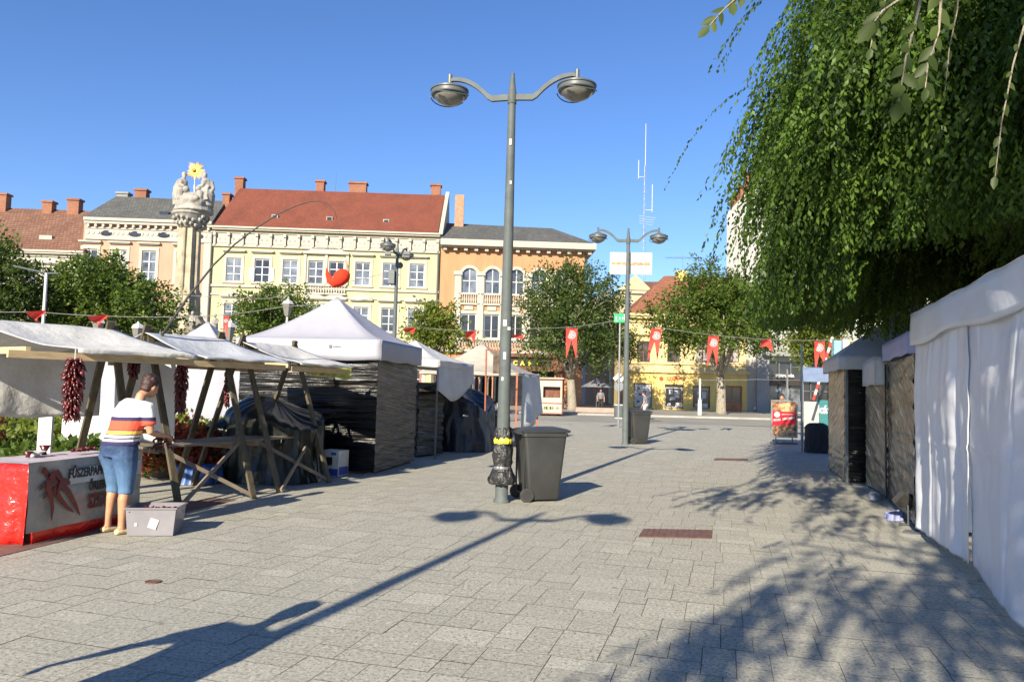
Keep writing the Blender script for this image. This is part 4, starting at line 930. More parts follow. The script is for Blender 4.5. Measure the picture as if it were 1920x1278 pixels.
sheet('tent_wall', Vector((W(150, 700, 17.5).x, 17.5, 0)), Vector((W(455, 700, 17.0).x, 17.0, 0)), .5, 2.2, M['tent_white'], 'white tent side wall behind the flower bed', 'tent wall', .03, seed=4)
# clear box of peppers beside the woman
c = G(291, 999); c.z = 0; rz_ = R(8)
r = thing('storage_box', c, 'clear plastic box of dark peppers on the paving by the woman', 'box', rz_)
g = MB()
def rbx(g, w0, d0, w1, d1, z0, z1):
    g.add([(-w0, -d0, z0), (w0, -d0, z0), (w0, d0, z0), (-w0, d0, z0), (-w1, -d1, z1), (w1, -d1, z1), (w1, d1, z1), (-w1, d1, z1)], [(0, 1, 5, 4), (1, 2, 6, 5), (2, 3, 7, 6), (3, 0, 4, 7), (0, 3, 2, 1)])
rbx(g, .222, .163, .245, .18, .006, .28); o_ = g.build('box_wall', M['crate'], r, world=False); solid(o_, .004)
g = MB()
for s_ in (-1, 1): g.box((0, s_*.186, .285), (.52, .018, .014)); g.box((s_*.252, 0, .285), (.018, .37, .014))
g.build('rim', M['crate'], r, world=False)
g = MB()
for k in range(90): p = Vector((random.uniform(-.2, .2), random.uniform(-.14, .14), .23+random.uniform(0, .03))); q_ = p+Vector((random.uniform(-.05, .05), random.uniform(-.05, .05), random.uniform(-.01, .015))); g.tube([p, p.lerp(q_, .5), q_], [.004, .012, .003], 5)
g.build('dried_pepper', M['red_dark'], r, world=False)
g = MB().box((.03, -.178, .13), (.085, .004, .10), Matrix.Rotation(R(18), 3, 'Y')); g.build('paper_label', M['white_paint'], r, world=False)
g = MB().box((-.14, -.175, .12), (.025, .004, .03)); g.build('sticker', M['white_paint'], r, world=False)
# ================================================================== FISHING ROD AND PLUSH PEPPER
r = thing('pepper_rod', W(303, 622, 9.9), 'long thin rod bending over the stalls with a line at its tip', 'rod')
pts = [W(x, y, Y) for x, y, Y in ((296, 640, 9.8), (350, 560, 9.9), (400, 497, 10), (440, 458, 10), (480, 428, 10), (520, 402, 10), (550, 388, 10), (580, 378, 10), (600, 377, 10), (615, 382, 10), (628, 396, 10), (632, 412, 10))]
MB().tube(pts, [.018, .016, .014, .012, .010, .009, .008, .007, .006, .005, .004, .003], 8).build('rod_blank', M['rubber'], r, smooth=True)
MB().tube([pts[-1], W(648, 490, 10), W(650, 506, 10)], .0025, 4).build('line', M['lamp_dark'], r)
c = W(633, 522, 10); g = MB()
pp = [W(611, 500, 10), W(614, 514, 10), W(619, 525, 10), W(626, 529, 10), W(634, 525, 10), W(641, 519, 10), W(647, 514, 10), W(653, 509, 10)]
g.tube(pp, [.006, .030, .052, .078, .100, .108, .096, .04], 16); o_ = g.build('plush_pepper', M['red_plush'], None); remesh(o_, .012, 4); tag(o_, 'red plush pepper hanging in the air before the yellow house', 'plush toy')
g = MB(); g.tube([W(650, 507, 10), W(652, 499, 10), W(649, 488, 10)], .010, 8); g.build('stalk', M['pic_tan'], o_)
# ================================================================== GAZEBOS
def hip_canopy(c, U, V, hu, hv, ze, zt, zb, m, parent, sag=.16, nm_='canopy'):
    c = Vector(c)
    def side(Au, Bu):
        def f(u, v):
            p = Au.lerp(Bu, u); t = v; q_ = p.lerp(Vector((0, 0, 0)), t)
            h = ze+(zt-ze)*(t**(1.0+sag*2.2)) - .05*math.sin(math.pi*u)*(1-t)*t*3
            if t < .02: h = ze
            return c+q_+Vector((0, 0, h))
        return f
    K = [U*hu+V*-hv, U*hu+V*hv, U*-hu+V*hv, U*-hu+V*-hv]
    g = MB()
    for i in range(4): g.grid(side(K[i], K[(i+1) % 4]), 12, 12)
    o_ = g.build(nm_, m, parent, smooth=True, weld=True)
    for i in range(4):
        A_, B_ = K[i], K[(i+1) % 4]; nn = (A_+B_).normalized(); Ln = (B_-A_).length
        gg = MB().grid(lambda u, v: c+A_.lerp(B_, u)+nn*(.012*math.sin(u*Ln*6)*v+.004)+Vector((0, 0, ze-(ze-zb)*v+.012*math.sin(u*Ln*5)*v)), 24, 4)
        x = gg.build('valance', m, parent, smooth=True); solid(x, .004)
    return K
rot = R(-10); U = Vector((math.cos(rot), math.sin(rot), 0)); V = Vector((-U.y, U.x, 0))
cn = G(701, 890); cn.z = 0; c = cn-U*1.36+V*1.2
r = thing('gazebo', c, 'large white pop up gazebo wrapped below in black stretch film', 'gazebo')
K = hip_canopy(c, U, V, 1.42, 1.28, 2.44, 3.38, 2.06, M['tent_white'], r)
for k, p in enumerate(K):
    g = MB(); q_ = c+p*.88; g.box(q_+Vector((0, 0, 1.2)), (.045, .045, 2.4), rz=rot); g.box(q_+Vector((0, 0, .01)), (.12, .12, .02), rz=rot); g.build('leg', M['steel'], r)
g = MB(); e0 = c+K[0]+Vector((0, 0, 2.44)); apex = c+Vector((0, 0, 3.38))
tz = c+U*.55-V*1.30+Vector((0, 0, 2.30)); text('printed_mark', '■ gazebo'.replace('gazebo', '••••••'), .07, M['emblem_dark'], frameM(tz, U), r, .001)
def wrap(Aw, Bw, z0, z1, m, parent, name='film_wrap', amp=.02, seed=0, off=0):
    Aw = Vector(Aw); Bw = Vector(Bw); Ln = (Bw-Aw).length; nn = Vector(((Bw-Aw).y, -(Bw-Aw).x, 0)).normalized()
    def f(u, v):
        x = u*Ln; z = z0+(z1-z0)*v
        w = amp*noise.noise(Vector((x*1.2, z*9, seed)))+amp*.7*noise.noise(Vector((x*3, z*22, seed+5)))-amp*1.2*math.sin(math.pi*u)
        ed = .03*noise.noise(Vector((x*3, seed, 4))) if v < .01 else 0
        return Aw.lerp(Bw, u)+nn*(w+off)+Vector((0, 0, z+ed))
    return MB().grid(f, max(6, int(Ln*10)), int((z1-z0)*34)).build(name, m, parent, smooth=True)
W0 = c+(U*-1.36-V*1.2); W1 = c+(U*1.36-V*1.2); W2 = c+(U*1.36+V*1.2); W3 = c+(U*-1.36+V*1.2)
wrap(W0, W1, .05, 2.1, M['film_black'], r, seed=1); wrap(W1, W2, .05, 2.1, M['film_painted_glint'], r, seed=2); wrap(W3, W0, .05, 2.1, M['film_black'], r, seed=3); wrap(W2, W3, .05, 2.1, M['film_black'], r, seed=6)
# second, farther gazebo with grey sheet and wrapped goods
cn2 = G(781, 858); q2 = G(829, 853); cn2.z = q2.z = 0
V2 = Vector((.24, .97, 0)).normalized(); U2 = Vector((V2.y, -V2.x, 0)); c2 = Vector((W(800, 700, 18.2).x-.3, 18.2, 0))
r = thing('gazebo', c2, 'smaller white gazebo with a grey sheet pulled down its aisle side', 'gazebo')
K2 = hip_canopy(c2, U2, V2, 1.1, 1.35, 2.22, 2.75, 2.06, M['canvas'], r)
for p in K2: g = MB(); g.box(c2+p*.97+Vector((0, 0, 1.1)), (.04, .04, 2.2)); g.build('leg', M['lamp_dark'], r)
pa, pb = c2+U2*1.08-V2*1.35, c2+U2*1.12+V2*1.3
def fsk(u, v):
    p = pa.lerp(pb, u); zl = 1.55-.45*math.sin(min(1, u*1.15)*math.pi)*.6 + .5*max(0, u-.6)
    return p+U2*(.05*math.sin(u*9)*(1-v))+Vector((0, 0, zl+(2.2-zl)*v))
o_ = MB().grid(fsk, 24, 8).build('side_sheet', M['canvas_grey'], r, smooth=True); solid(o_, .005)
gm = MB(); pm0 = cn2+Vector((0, 0, 0)); pm1 = G(829, 853); pm1.z = 0; 
r = thing('wrapped_goods', (pm0+pm1)/2, 'tall pile of goods in black film between the gazebos', 'wrapped goods')
pm2 = pm1+Vector((-1.4, 2.0, 0)); pm3 = pm0+Vector((-1.2, .9, 0))
for i, (x, y, s_) in enumerate(((pm0, pm1, 8), (pm1, pm2, 9), (pm2, pm3, 10), (pm3, pm0, 11))): wrap(x, y, .04, 1.72-.25*(i == 0), M['film_painted_glint'], r, seed=s_, amp=.05)
MB().add([p+Vector((0, 0, z)) for p, z in ((pm0, 1.5), (pm1, 1.5), (pm2, 1.75), (pm3, 1.75))], [(0, 1, 2, 3)]).build('top_film', M['film_black'], r)
def heap(name, c, rx, ry, h, rz, m, label, cat, seed=0, p=2.6, folds=.06, lumps=(), thin=.0, res=56):
    c = Vector(c); Mr = Matrix.Rotation(rz, 3, 'Z')
    def f(u, v):
        a = 2*math.pi*u; ca, sa = math.cos(a), math.sin(a)
        rr = (abs(ca)**p+abs(sa)**p)**(-1/p); t = v
        if t < .55: k = 1+.10*(1-t/.55)**2; zz = h*(t/.55)*.82
        else: q_ = (t-.55)/.45; k = math.cos(q_*math.pi/2)**.7; zz = h*(.82+.18*math.sin(q_*math.pi/2))
        P_ = Vector((rx*rr*k*ca, ry*rr*k*sa, zz))
        fold = folds*(1.1*noise.noise(Vector((ca*2.2+seed, sa*2.2, zz*.9)))+1.5*(.25-abs(noise.noise(Vector((ca*5+seed, sa*5, zz*1.1+rr)))))+.35*(.2-abs(noise.noise(Vector((ca*13, sa*13+seed, zz*3))))))
        P_ += Vector((ca, sa, .25))*fold*(1 if t < .9 else .6)
        for (lx, ly, lr, lh) in lumps:
            dd = math.hypot(P_.x-lx, P_.y-ly)/lr
            P_.z += lh*math.exp(-dd*dd)*min(1, t*1.6)
        P_.z = max(P_.z, .008+.01*abs(noise.noise(Vector((a*4, seed, 1))))) if t < .02 else P_.z
        return c+Mr @ P_
    o_ = MB().grid(f, res*2, res).build(name, m, None, smooth=True); return tag(o_, label, cat)
q = G(505, 905)
heap('covered_goods', (q.x-.10, q.y+.45, 0), .78, .62, 1.22, R(-12), M['tarp_dark'], 'glossy black tarpaulin heap over goods at the third stall', 'covered goods', 2, folds=.07, lumps=((-.3, .1, .45, .22), (.55, -.2, .4, -.25)))
q = G(415, 905); heap('covered_goods', (q.x, q.y+.7, 0), .55, .5, .98, R(10), M['tarp_dark'], 'dark tarpaulin over goods beneath the second stall', 'covered goods', 6, folds=.07, lumps=((.1, .1, .3, .18),))
q = G(372, 905); heap('plastic_sheet', (q.x, q.y, 0), .34, .25, .30, R(20), M['blue_sheet'], 'crumpled blue plastic sheet on the paving under the second stall', 'sheet', 5, folds=.06, res=30)
q = G(862, 846); heap('covered_goods', (q.x-.1, q.y+.7, 0), .92, .8, 1.62, R(-12), M['tarp_blue'], 'tall goods under navy blue tarpaulin beyond the wrapped pile', 'covered goods', 9, folds=.08, lumps=((-.4, 0, .5, .25), (.7, -.2, .5, -.5)))
q = G(905, 842); heap('covered_goods', (q.x-.05, q.y+1.0, 0), .72, .7, 1.0, R(-12), M['tarp_dark'], 'low goods under dark green tarpaulin in the beige tent', 'covered goods', 12, folds=.08)
# heap beside near corner is in front of an appliance carton
q = G(617, 893); r = thing('carton', q, 'white printed appliance carton beside the wrapped gazebo', 'box', R(-18))
MB().box((0, .16, .23), (.36, .34, .44)).build('box_wall', M['cardboard'], r, world=False)
MB().box((-.02, -.012, .27), (.15, .004, .14)).build('printed_picture', M['ink'], r, world=False)
MB().box((0, -.013, .08), (.355, .004, .12)).box((.08, -.013, .40), (.10, .004, .05)).box((.182, .16, .1), (.004, .30, .14)).build('printed_band', M['blue_print'], r, world=False)
# third tent: beige pyramid with poles
cb = Vector((W(903, 700, 22.6).x, 22.6, 0)); V3 = Vector((.27, .96, 0)).normalized(); U3 = Vector((V3.y, -V3.x, 0))
r = thing('market_tent', cb, 'beige canvas tent with red brown poles behind the lamp post', 'tent')
K3 = hip_canopy(cb, U3, V3, 1.5, 1.3, 2.08, 3.0, 1.98, M['canvas_old'], r, sag=.16)
for p in K3: g = MB(); g.box(cb+p*.98+Vector((0, 0, 1.06)), (.05, .05, 2.12)); g.build('leg', M['red_pole'], r)
sa, sb = cb+U3*1.5-V3*.8, cb+U3*1.5+V3*1.3
def fs3(u, v):
    p = sa.lerp(sb, u); zl = .45+.5*u; return p+U3*(.10*math.sin(u*8)*(1-v)+.25*(1-v)*math.sin(u*3))+Vector((0, 0, zl+(2.1-zl)*v))
o_ = MB().grid(fs3, 24, 10).build('side_sheet', M['canvas_grey'], r, smooth=True); solid(o_, .005)
q = G(908, 846); q.z = 0; x, zt = q.x, W(903, 654, q.y).z
r = thing('banner_pole', q, 'red brown pole carrying a hanging patterned brown cloth', 'pole')
g = MB(); g.tube([q, (q.x-.02, q.y, zt)], .022, 8); g.tube([(q.x-.02, q.y, zt-.02), (q.x+.75, q.y+.15, zt-.03)], .015, 6); g.build('pole', M['red_pole'], r)
A_ = Vector((q.x+.16, q.y+.03, 0)); B_ = Vector((q.x+.58, q.y+.12, 0))
o_ = sheet('hanging_cloth', A_, B_, zt-.62, zt-.04, M['brown_cloth'], 'brown patterned cloth hanging from the red brown pole', 'cloth', .02, 16, 7)
# hung clothes and a wire basket in the beige tent
r = thing('garment_rail', cb-V3*1.1, 'rail of dark clothes hanging under the beige tent', 'garment rail')
g = MB(); g.tube([cb-V3*1.15-U3*1.1+Vector((0, 0, 1.98)), cb-V3*1.15+U3*.9+Vector((0, 0, 1.98))], .015, 6); g.build('rail', M['steel'], r)
for k in range(9):
    cc = cb-V3*1.15+U3*(-.95+k*.22); h = random.uniform(.55, .85)
    g = MB().grid(lambda u, v: cc+V3*((u-.5)*.42*(1-.35*(v > .85)))+U3*(.05*math.sin(u*9+k)+.02)+Vector((0, 0, 1.96-h*(1-v))), 8, 6); o_ = g.build('garment', M[('black_cloth', 'grey_cloth', 'tarp_blue', 'brown_cloth')[k % 4]], r, smooth=True); solid(o_, .03)
q = W(928, 765, 20.6); g = MB()
for k in range(9): g.tube([q+Vector((-.26+k*.065, 0, -.13)), q+Vector((-.26+k*.065, 0, .13))], .007, 4)
for k in range(5): g.tube([q+Vector((-.26, 0, -.13+k*.065)), q+Vector((.26, 0, -.13+k*.065))], .007, 4); g.tube([q+Vector((-.26, 0, -.13+k*.065)), q+Vector((-.26, .35, -.13+k*.065))], .007, 4); g.tube([q+Vector((.26, 0, -.13+k*.065)), q+Vector((.26, .35, -.13+k*.065))], .007, 4)
g.box(q+Vector((0, .18, -.14)), (.5, .36, .02)); g.box(q+Vector((.0, .18, -.5)), (.06, .06, .7)); g.box(q+Vector((0, .18, -.88)), (.5, .4, .04))
tag(g.build('wire_basket', M['white_paint']), 'white wire grid basket standing before the beige tent', 'basket')
# small white pyramid tent far left of the gazebo
cw = Vector((W(388, 640, 27).x, 27, 0)); r = thing('gazebo', cw, 'distant white pyramid tent top near the stone column', 'gazebo')
K4 = hip_canopy(cw, Vector((1, 0, 0)), Vector((0, 1, 0)), 1.6, 1.6, 2.5, W(388, 602, 27).z, 2.2, M['tent_white'], r)
for p in K4: g = MB(); g.box(cw+p*.97+Vector((0, 0, 1.25)), (.05, .05, 2.5)); g.build('leg', M['steel'], r)
# far food kiosk
q = W(1028, 770, 47); FK = Fac(q.x, 47, 0)
r = thing('food_kiosk', FK.P(0, 0), 'white and red food kiosk with serving hatch beyond the beige tent', 'kiosk')
hw_ = 26/FP*47
g = MB(); holed(FK, g, -hw_, hw_, .15, 2.35, [(-hw_*.4, hw_*.85, 1.15, 1.85)], 0, .3)
for a in (-hw_, hw_): g.add([FK.P(a, .15, 0), FK.P(a, 2.35, 0), FK.P(a, 2.35, -2), FK.P(a, .15, -2)], [(0, 1, 2, 3)])
g.add([FK.P(-hw_, .15, -2), FK.P(hw_, .15, -2), FK.P(hw_, 2.35, -2), FK.P(-hw_, 2.35, -2)], [(0, 1, 2, 3)]); FK.box(g, -hw_-.05, hw_+.05, 2.35, 2.42, -2.05, .12)
g.build('body', M['cream'], r); g = MB(); FK.box(g, -hw_*.95, hw_*.95, 1.0, 2.1, -.6, -.4); g.build('hatch', M['dark_wood'], r)
g = MB(); FK.box(g, -hw_-.02, hw_+.02, .78, .84, 0, .05); FK.box(g, -hw_-.02, hw_+.02, .13, .2, 0, .05); FK.box(g, -hw_, -hw_+.05, .2, 2.35, 0, .04); FK.box(g, hw_-.05, hw_, .2, 2.35, 0, .04); FK.box(g, -hw_, hw_, 2.3, 2.36, 0, .13); g.build('red_trim', M['red_pole'], r)
g = MB()
for cx, rr, k in ((0, .16, 9), (-.18, .1, 6), (.2, .1, 6), (-.55, .09, 4), (.58, .09, 4)):
    for j in range(k): a = 2*math.pi*j/k; p = FK.P(cx+rr*math.cos(a), .5+rr*.6*math.sin(a), .012); g.lathe([(.04, 0), (.04, .006)], p, 6, Matrix.Rotation(R(90), 3, 'X'))
g.build('flower_print', M['leafC'], r)
g = MB()
for a in (-.8, .7): g.lathe([(.2, -.08), (.2, .08)], FK.P(a, .21, -1), 14, Matrix.Rotation(R(90), 3, 'X'))
g.build('wheel', M['rubber'], r)
# ================================================================== RIGHT SIDE TENTS
def g0(x, y): p = G(x, y); p.z = 0; return p
T0 = g0(1990, 1255); T1 = g0(1822, 1085); T2 = g0(1722, 1000); dirR = (T2-T1).normalized(); T0 = T1-dirR*3.0
nR = Vector((-dirR.y, dirR.x, 0))   # towards the aisle (left)
r = thing('party_tent', T1+(-nR)*2, 'big white tent with pleated side walls nearest on the right', 'tent')
LA = (T2-T1).length
def wall_pleat(P_, Q_, zb0, zb1, zt, amp, k, seed, bulge=0, nx=60):
    L_ = (Q_-P_).length
    def f(u, v):
        x = u*L_; w = amp*(math.sin(x*k+seed)+.5*math.sin(x*k*2.3+seed))*(.35+.65*(1-v))+.05*noise.noise(Vector((x*1.3, v*2.2, seed)))+.010*math.exp(-((v-.47)/.012)**2)-.012*math.exp(-((u*L_ % 1.05-.5)/.02)**2)
        w += .012*noise.noise(Vector((x*5, v*9, seed)))+bulge*math.sin(math.pi*u)*(1-v)
        zb = zb0+(zb1-zb0)*u+.02*math.sin(x*k+seed); return P_.lerp(Q_, u)+nR*w+Vector((0, 0, zb+(zt-zb)*v))
    return f
x = MB().grid(wall_pleat(T1-dirR*.03, T2+dirR*.05, .12, .05, 2.35, .022, 8.5, 1), 110, 90).build('side_wall', M['tent_pvc'], r, smooth=True); solid(x, .004)
x = MB().grid(wall_pleat(T0, T1+dirR*.02, .02, .16, 2.35, .02, 2.6, 4, .12), 120, 90).build('side_wall', M['tent_pvc'], r, smooth=True); solid(x, .004)
def val(u, v):
    P_ = T0.lerp(T2+dirR*.08, u); x_ = u*(T2-T0).length; return P_+nR*(.045+.015*math.sin(x_*4)*(1-v)+.015*noise.noise(Vector((x_*2, v, 3))))+Vector((0, 0, 2.28+.03*math.sin(x_*2.3)*(1-v)+(2.64-2.28)*v))
x = MB().grid(val, 90, 6).build('valance', M['tent_pvc'], r, smooth=True); solid(x, .006)
x = MB().grid(lambda u, v: T0.lerp(T2+dirR*.08, u)+nR*(.07-v*2.6)+Vector((0, 0, 2.64+v*.85+.03*noise.noise(Vector((u*9, v*4, 0))))), 60, 12).build('roof', M['tent_pvc'], r, smooth=True)
MB().add([T2+dirR*.08+Vector((0, 0, .05)), T2+dirR*.08+Vector((0, 0, 2.64)), T2+dirR*.08-nR*2.6+Vector((0, 0, 3.4)), T2+dirR*.08-nR*2.6+Vector((0, 0, .05))], [(0, 1, 2, 3)]).build('end_wall', M['tent_pvc'], r)
for P_ in (T1-nR*.07, T2-nR*.04):
    g = MB(); g.tube([P_+Vector((0, 0, .02)), P_+Vector((0, 0, 2.6))], .022, 10); g.lathe([(.17, 0), (.17, .012), (.16, .018), (.03, .02)], P_+nR*.04, 24); g.build('pole', M['steel'], r)
# lavender topped gazebo with wrapped side
a = T2+dirR*.30-nR*.02; b = g0(1667, 941); dd_ = (b-a).normalized(); nn_ = Vector((-dd_.y, dd_.x, 0))
r = thing('gazebo', (a+b)/2-nn_*1.3, 'lavender topped gazebo wrapped in brown film right after the big white tent', 'gazebo')
Lg = (b-a).length; c = (a+b)/2-nn_*1.35
hip_canopy(c, dd_, nn_, Lg/2+.06, 1.42, 2.46, 3.15, 2.18, M['tent_lilac'], r)
wrap(b, a, .04, 2.18, M['film_side'], r, amp=.025, seed=21); wrap(b-nn_*2.6, b, .04, 2.18, M['film_black'], r, seed=22)
for p in (a, b): g = MB(); g.box(p-nn_*.03+Vector((0, 0, 1.2)), (.05, .05, 2.4), rz=math.atan2(dd_.y, dd_.x)); g.build('leg', M['lamp_dark'], r)
g = MB()
for k in range(3): g.beam(b+nn_*.04+Vector((0, 0, .05+k*.7)), b+nn_*.045+Vector((0, 0, .75+k*.7)), .12, .02, nn_)
g.build('corner_tape', M['film_black'], r)
# next low canopy, dark film
a3 = b+dd_*.12; b3 = g0(1624, 912)
r = thing('gazebo', (a3+b3)/2-nn_*1.2, 'grey canopy stall wrapped in dark film, middle of the right row', 'gazebo')
Lg = (b3-a3).length; c = (a3+b3)/2-nn_*1.25
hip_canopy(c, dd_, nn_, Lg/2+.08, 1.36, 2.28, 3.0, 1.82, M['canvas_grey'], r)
wrap(b3, a3, .04, 1.95, M['film_side'], r, amp=.02, seed=31)
for p in (a3, b3): g = MB(); g.box(p-nn_*.03+Vector((0, 0, 1.1)), (.04, .04, 2.2)); g.build('leg', M['steel'], r)
# far one: gold side, black end, broad grey roof
a4 = g0(1584, 905); b4 = g0(1554, 880); d4 = (b4-a4).normalized(); n4 = Vector((-d4.y, d4.x, 0))
r = thing('gazebo', (a4+b4)/2-n4*1.5, 'farthest right gazebo with brown gold film side and black end wall', 'gazebo')
L4 = (b4-a4).length; c = (a4+b4)/2-n4*1.5
hip_canopy(c, d4, n4, L4/2+.1, 1.6, 2.42, 3.6, 2.14, M['canvas_grey'], r, sag=.0)
wrap(b4, a4, .03, 2.18, M['film_gold'], r, amp=.02, seed=41); wrap(a4, a4-n4*3.0, .03, 2.18, M['film_black'], r, amp=.02, seed=42)
wrap(b4-n4*3, b4, .03, 2.18, M['film_black'], r, amp=.02, seed=43)
for p in (a4, b4): g = MB(); g.box(p-n4*.03+Vector((0, 0, 1.1)), (.05, .05, 2.2)); g.build('leg', M['steel'], r)
# stuff on the ground there
q = g0(1700, 985); q = q-nR*.02
r = thing('floodlight', q, 'small black floodlight on a stand at the foot of the wrapped side', 'lamp')
g = MB(); z0 = .12; g.tube([q+Vector((0, 0, .02)), q+Vector((0, 0, .26))], .012, 6); g.tube([q+Vector((-.14, -.04, .015)), q+Vector((.1, .04, .015))], .01, 6); g.tube([q+Vector((-.05, .12, .015)), q+Vector((.04, -.12, .015))], .01, 6); g.build('stand', M['lamp_dark'], r)
g = MB(); g.box(q+Vector((-.02, .02, .32)), (.26, .08, .18), Matrix.Rotation(R(35), 3, 'X') @ Matrix.Rotation(R(25), 3, 'Y')); g.build('lamp_housing', M['rubber'], r)
q = g0(1678, 972); heap('crumpled_sheet', (q.x, q.y, 0), .26, .10, .09, R(60), M['blue_sheet'] if False else M['tent_lilac'], 'small crumpled lavender sheet on the paving by the floodlight', 'sheet', 8, folds=.05, res=20)
q = g0(1640, 932); heap('film_strip', (q.x, q.y, 0), .07, .45, .06, R(-25), M['canvas_grey'], 'loose strip of pale film on the paving along the wrapped stall', 'sheet', 3, folds=.03, res=20)
# ================================================================== POSTER STAND, POLE, FAR STALL
q = g0(1470, 832)
r = thing('poster_stand', q, 'snap frame poster stand with a red food poster on the paving', 'poster stand', R(-6))
g = MB(); w, z0, z1 = .415, .24, 1.46
g.box((0, 0, (z0+z1)/2), (2*w, .03, z1-z0)); g.build('panel', M['white_paint'], r, world=False)
g = MB()
for s_ in (-1, 1): g.box((s_*w, -.012, (z0+z1)/2), (.045, .045, z1-z0+.04)); g.box((0, -.012, z0 if s_ < 0 else z1), (2*w, .045, .045))
g.build('frame', M['steel'], r, world=False)
g = MB()
for s_ in (-1, 1): g.box((s_*.27, 0, .14), (.035, .03, .22))
g.tube([(.34*math.cos(t)+(.1 if math.cos(t) > 0 else -.1), .2*math.sin(t), .035) for t in [2*math.pi*k/24 for k in range(25)]], .028, 8, cap=False)
g.box((0, 0, .03), (.8, .14, .03)); g.build('base', M['lamp_dark'], r, world=False)
def poster(nm_, m, polys, d_):
    for P_ in polys: g = MB(); g.prism([Vector((x_*w*.95, -.018-d_, z0+.03+(z1-z0-.06)*z_)) for x_, z_ in P_], (0, -.002, 0)); g.build(nm_, M[m], r, world=False)
def blob(cx, cz, rx_, rz2, n=16): return [(cx+rx_*math.cos(2*math.pi*k/n), cz+rz2*math.sin(2*math.pi*k/n)) for k in range(n)]
poster('poster_print', 'pic_brown', [[(-1, 0), (1, 0), (1, 1), (-1, 1)]], 0)
poster('poster_print', 'pic_tan', [blob(.1, .84, .6, .13), blob(-.2, .08, .6, .07), blob(.5, .15, .4, .06)], .002)
poster('poster_print', 'pic_red', [[(-1, .30), (1, .34), (1, .70), (-1, .72)]], .004)
poster('poster_print', 'emblem', [blob(-.6, .62, .25, .08), [(-.9, .42), (-.3, .45), (-.3, .52), (-.9, .48)], [(-.15, .46), (.85, .52), (.85, .58), (-.15, .52)], [(-.2, .62), (.8, .63), (.8, .65), (-.2, .64)]], .006)
q = g0(1503, 846); zt = W(1508, 645, q.y).z
r = thing('tent_pole', q, 'slim steel pole standing upright right of the poster stand', 'pole')
MB().tube([q, q+Vector((0, 0, zt))], .03, 10).build('pole', M['steel'], r)
MB().lathe([(.12, 0), (.12, .015), (.04, .02)], q, 16).build('base', M['steel'], r)
q = W(1531, 760, 27); F5 = Fac(q.x, 27, 0); hw_ = .50
r = thing('market_stall', F5.P(0, 0), 'distant stall with slate blue awning and pale counter', 'market stall')
zt_ = F5.px(1530, 690)[1]; zb_ = F5.px(1530, 716)[1]
g = MB().grid(lambda u, v: F5.P(-.56+2.4*u, zt_-(zt_-zb_)*v, .1+.12*v), 8, 3); x = g.build('awning', M['blue_canvas'], r); solid(x, .01)
MB().add([F5.P(-.56, zt_, .1), F5.P(1.84, zt_, .1), F5.P(1.84, zt_+.1, -1.6), F5.P(-.56, zt_+.1, -1.6)], [(0, 1, 2, 3)]).build('canopy', M['blue_canvas'], r)
for a_ in (-.5, 1.78):
    for dpt in (0, -1.5): g = MB(); F5.box(g, a_-.03, a_+.03, 0, zt_, dpt-.06, dpt); g.build('leg', M['steel'], r)
F6 = Fac(W(1530, 760, 40).x, 40, 0)
r = thing('kiosk', F6.P(0, 0), 'far kiosk with pale stone panel, teal board and dark glazing', 'kiosk')
x0, zc0 = F6.px(1508, 784); x1, zc1 = F6.px(1535, 753); x2 = F6.px(1600, 760)[0]
g = MB(); F6.box(g, x0, x1, .02, zc1, -.4, 0); g.build('counter_panel', M['mesh_tan'], r)
g = MB(); F6.box(g, x1+.01, x2, .02, zc1+.1, -.4, .02); tb = g.build('teal_board', M['teal'], r)
c, z = F6.px(1546, 768); text('lettering', 'kávé', .62, M['emblem'], frameM(F6.P(c+.15, z, .03), F6.e), tb, .004, .02)
g = MB(); F6.box(g, x0, x2, zc1, 2.6, -.6, -.5); g.build('glazing', M['glass_dark'], r)
g = MB(); [F6.box(g, x0+k*.5, x0+k*.5+.05, zc1+.1, 2.6, -.5, -.42) for k in range(6)]; F6.box(g, x0, x2, 1.9, 1.96, -.5, -.42); F6.box(g, x0, x2, 2.6, 2.8, -.7, .1); g.build('frame', M['lamp_dark'], r)
q = g0(1538, 850); heap('covered_trolley', (q.x+.05, q.y+.35, 0), .30, .30, .86, R(-15), M['black_cloth'], 'black cloth covered trolley in front of the brown wrapped gazebo', 'covered goods', 14, p=4, folds=.05, res=36)
# striped poles and blue flag
r = thing('barrier_pole', W(1520, 755, 38), 'slanting red and white striped pole near the far kiosk', 'pole')
A_, B_ = W(1525, 750, 38), W(1561, 632, 38); g = MB(); g.tube([A_, B_], .07, 8); g.build('pole', M['white_paint'], r)
g = MB()
for k in range(6): g.tube([A_.lerp(B_, k/6), A_.lerp(B_, k/6+.085)], .075, 8)
g.build('red_band', M['pennant'], r)
r = thing('flag_banner', W(1568, 660, 36), 'pale blue banner hanging above the grey gazebo roof', 'flag')
A_, B_ = W(1563, 638, 36), W(1575, 690, 36); MB().grid(lambda u, v: Vector((A_.x+(B_.x-A_.x+.08)*u, 36+.05*math.sin(u*6), A_.z+(B_.z-A_.z)*v)), 6, 6).build('flag_cloth', M['light_blue'], r)
MB().tube([(A_.x-.05, 36.05, 0), (A_.x-.05, 36.05, A_.z+.1)], .03, 6).build('pole', M['steel'], r)
r = thing('flag_banner', W(1590, 650, 36), 'white and red banner next to the pale blue banner', 'flag')
A_, B_ = W(1583, 635, 36), W(1597, 690, 36); MB().grid(lambda u, v: Vector((A_.x+(B_.x-A_.x)*u, 36.2+.05*math.sin(u*6), A_.z+(B_.z-A_.z)*v)), 6, 6).build('flag_cloth', M['emblem'], r)
MB().tube([(A_.x-.05, 36.25, 0), (A_.x-.05, 36.25, A_.z+.1)], .03, 6).build('pole', M['red_pole'], r)
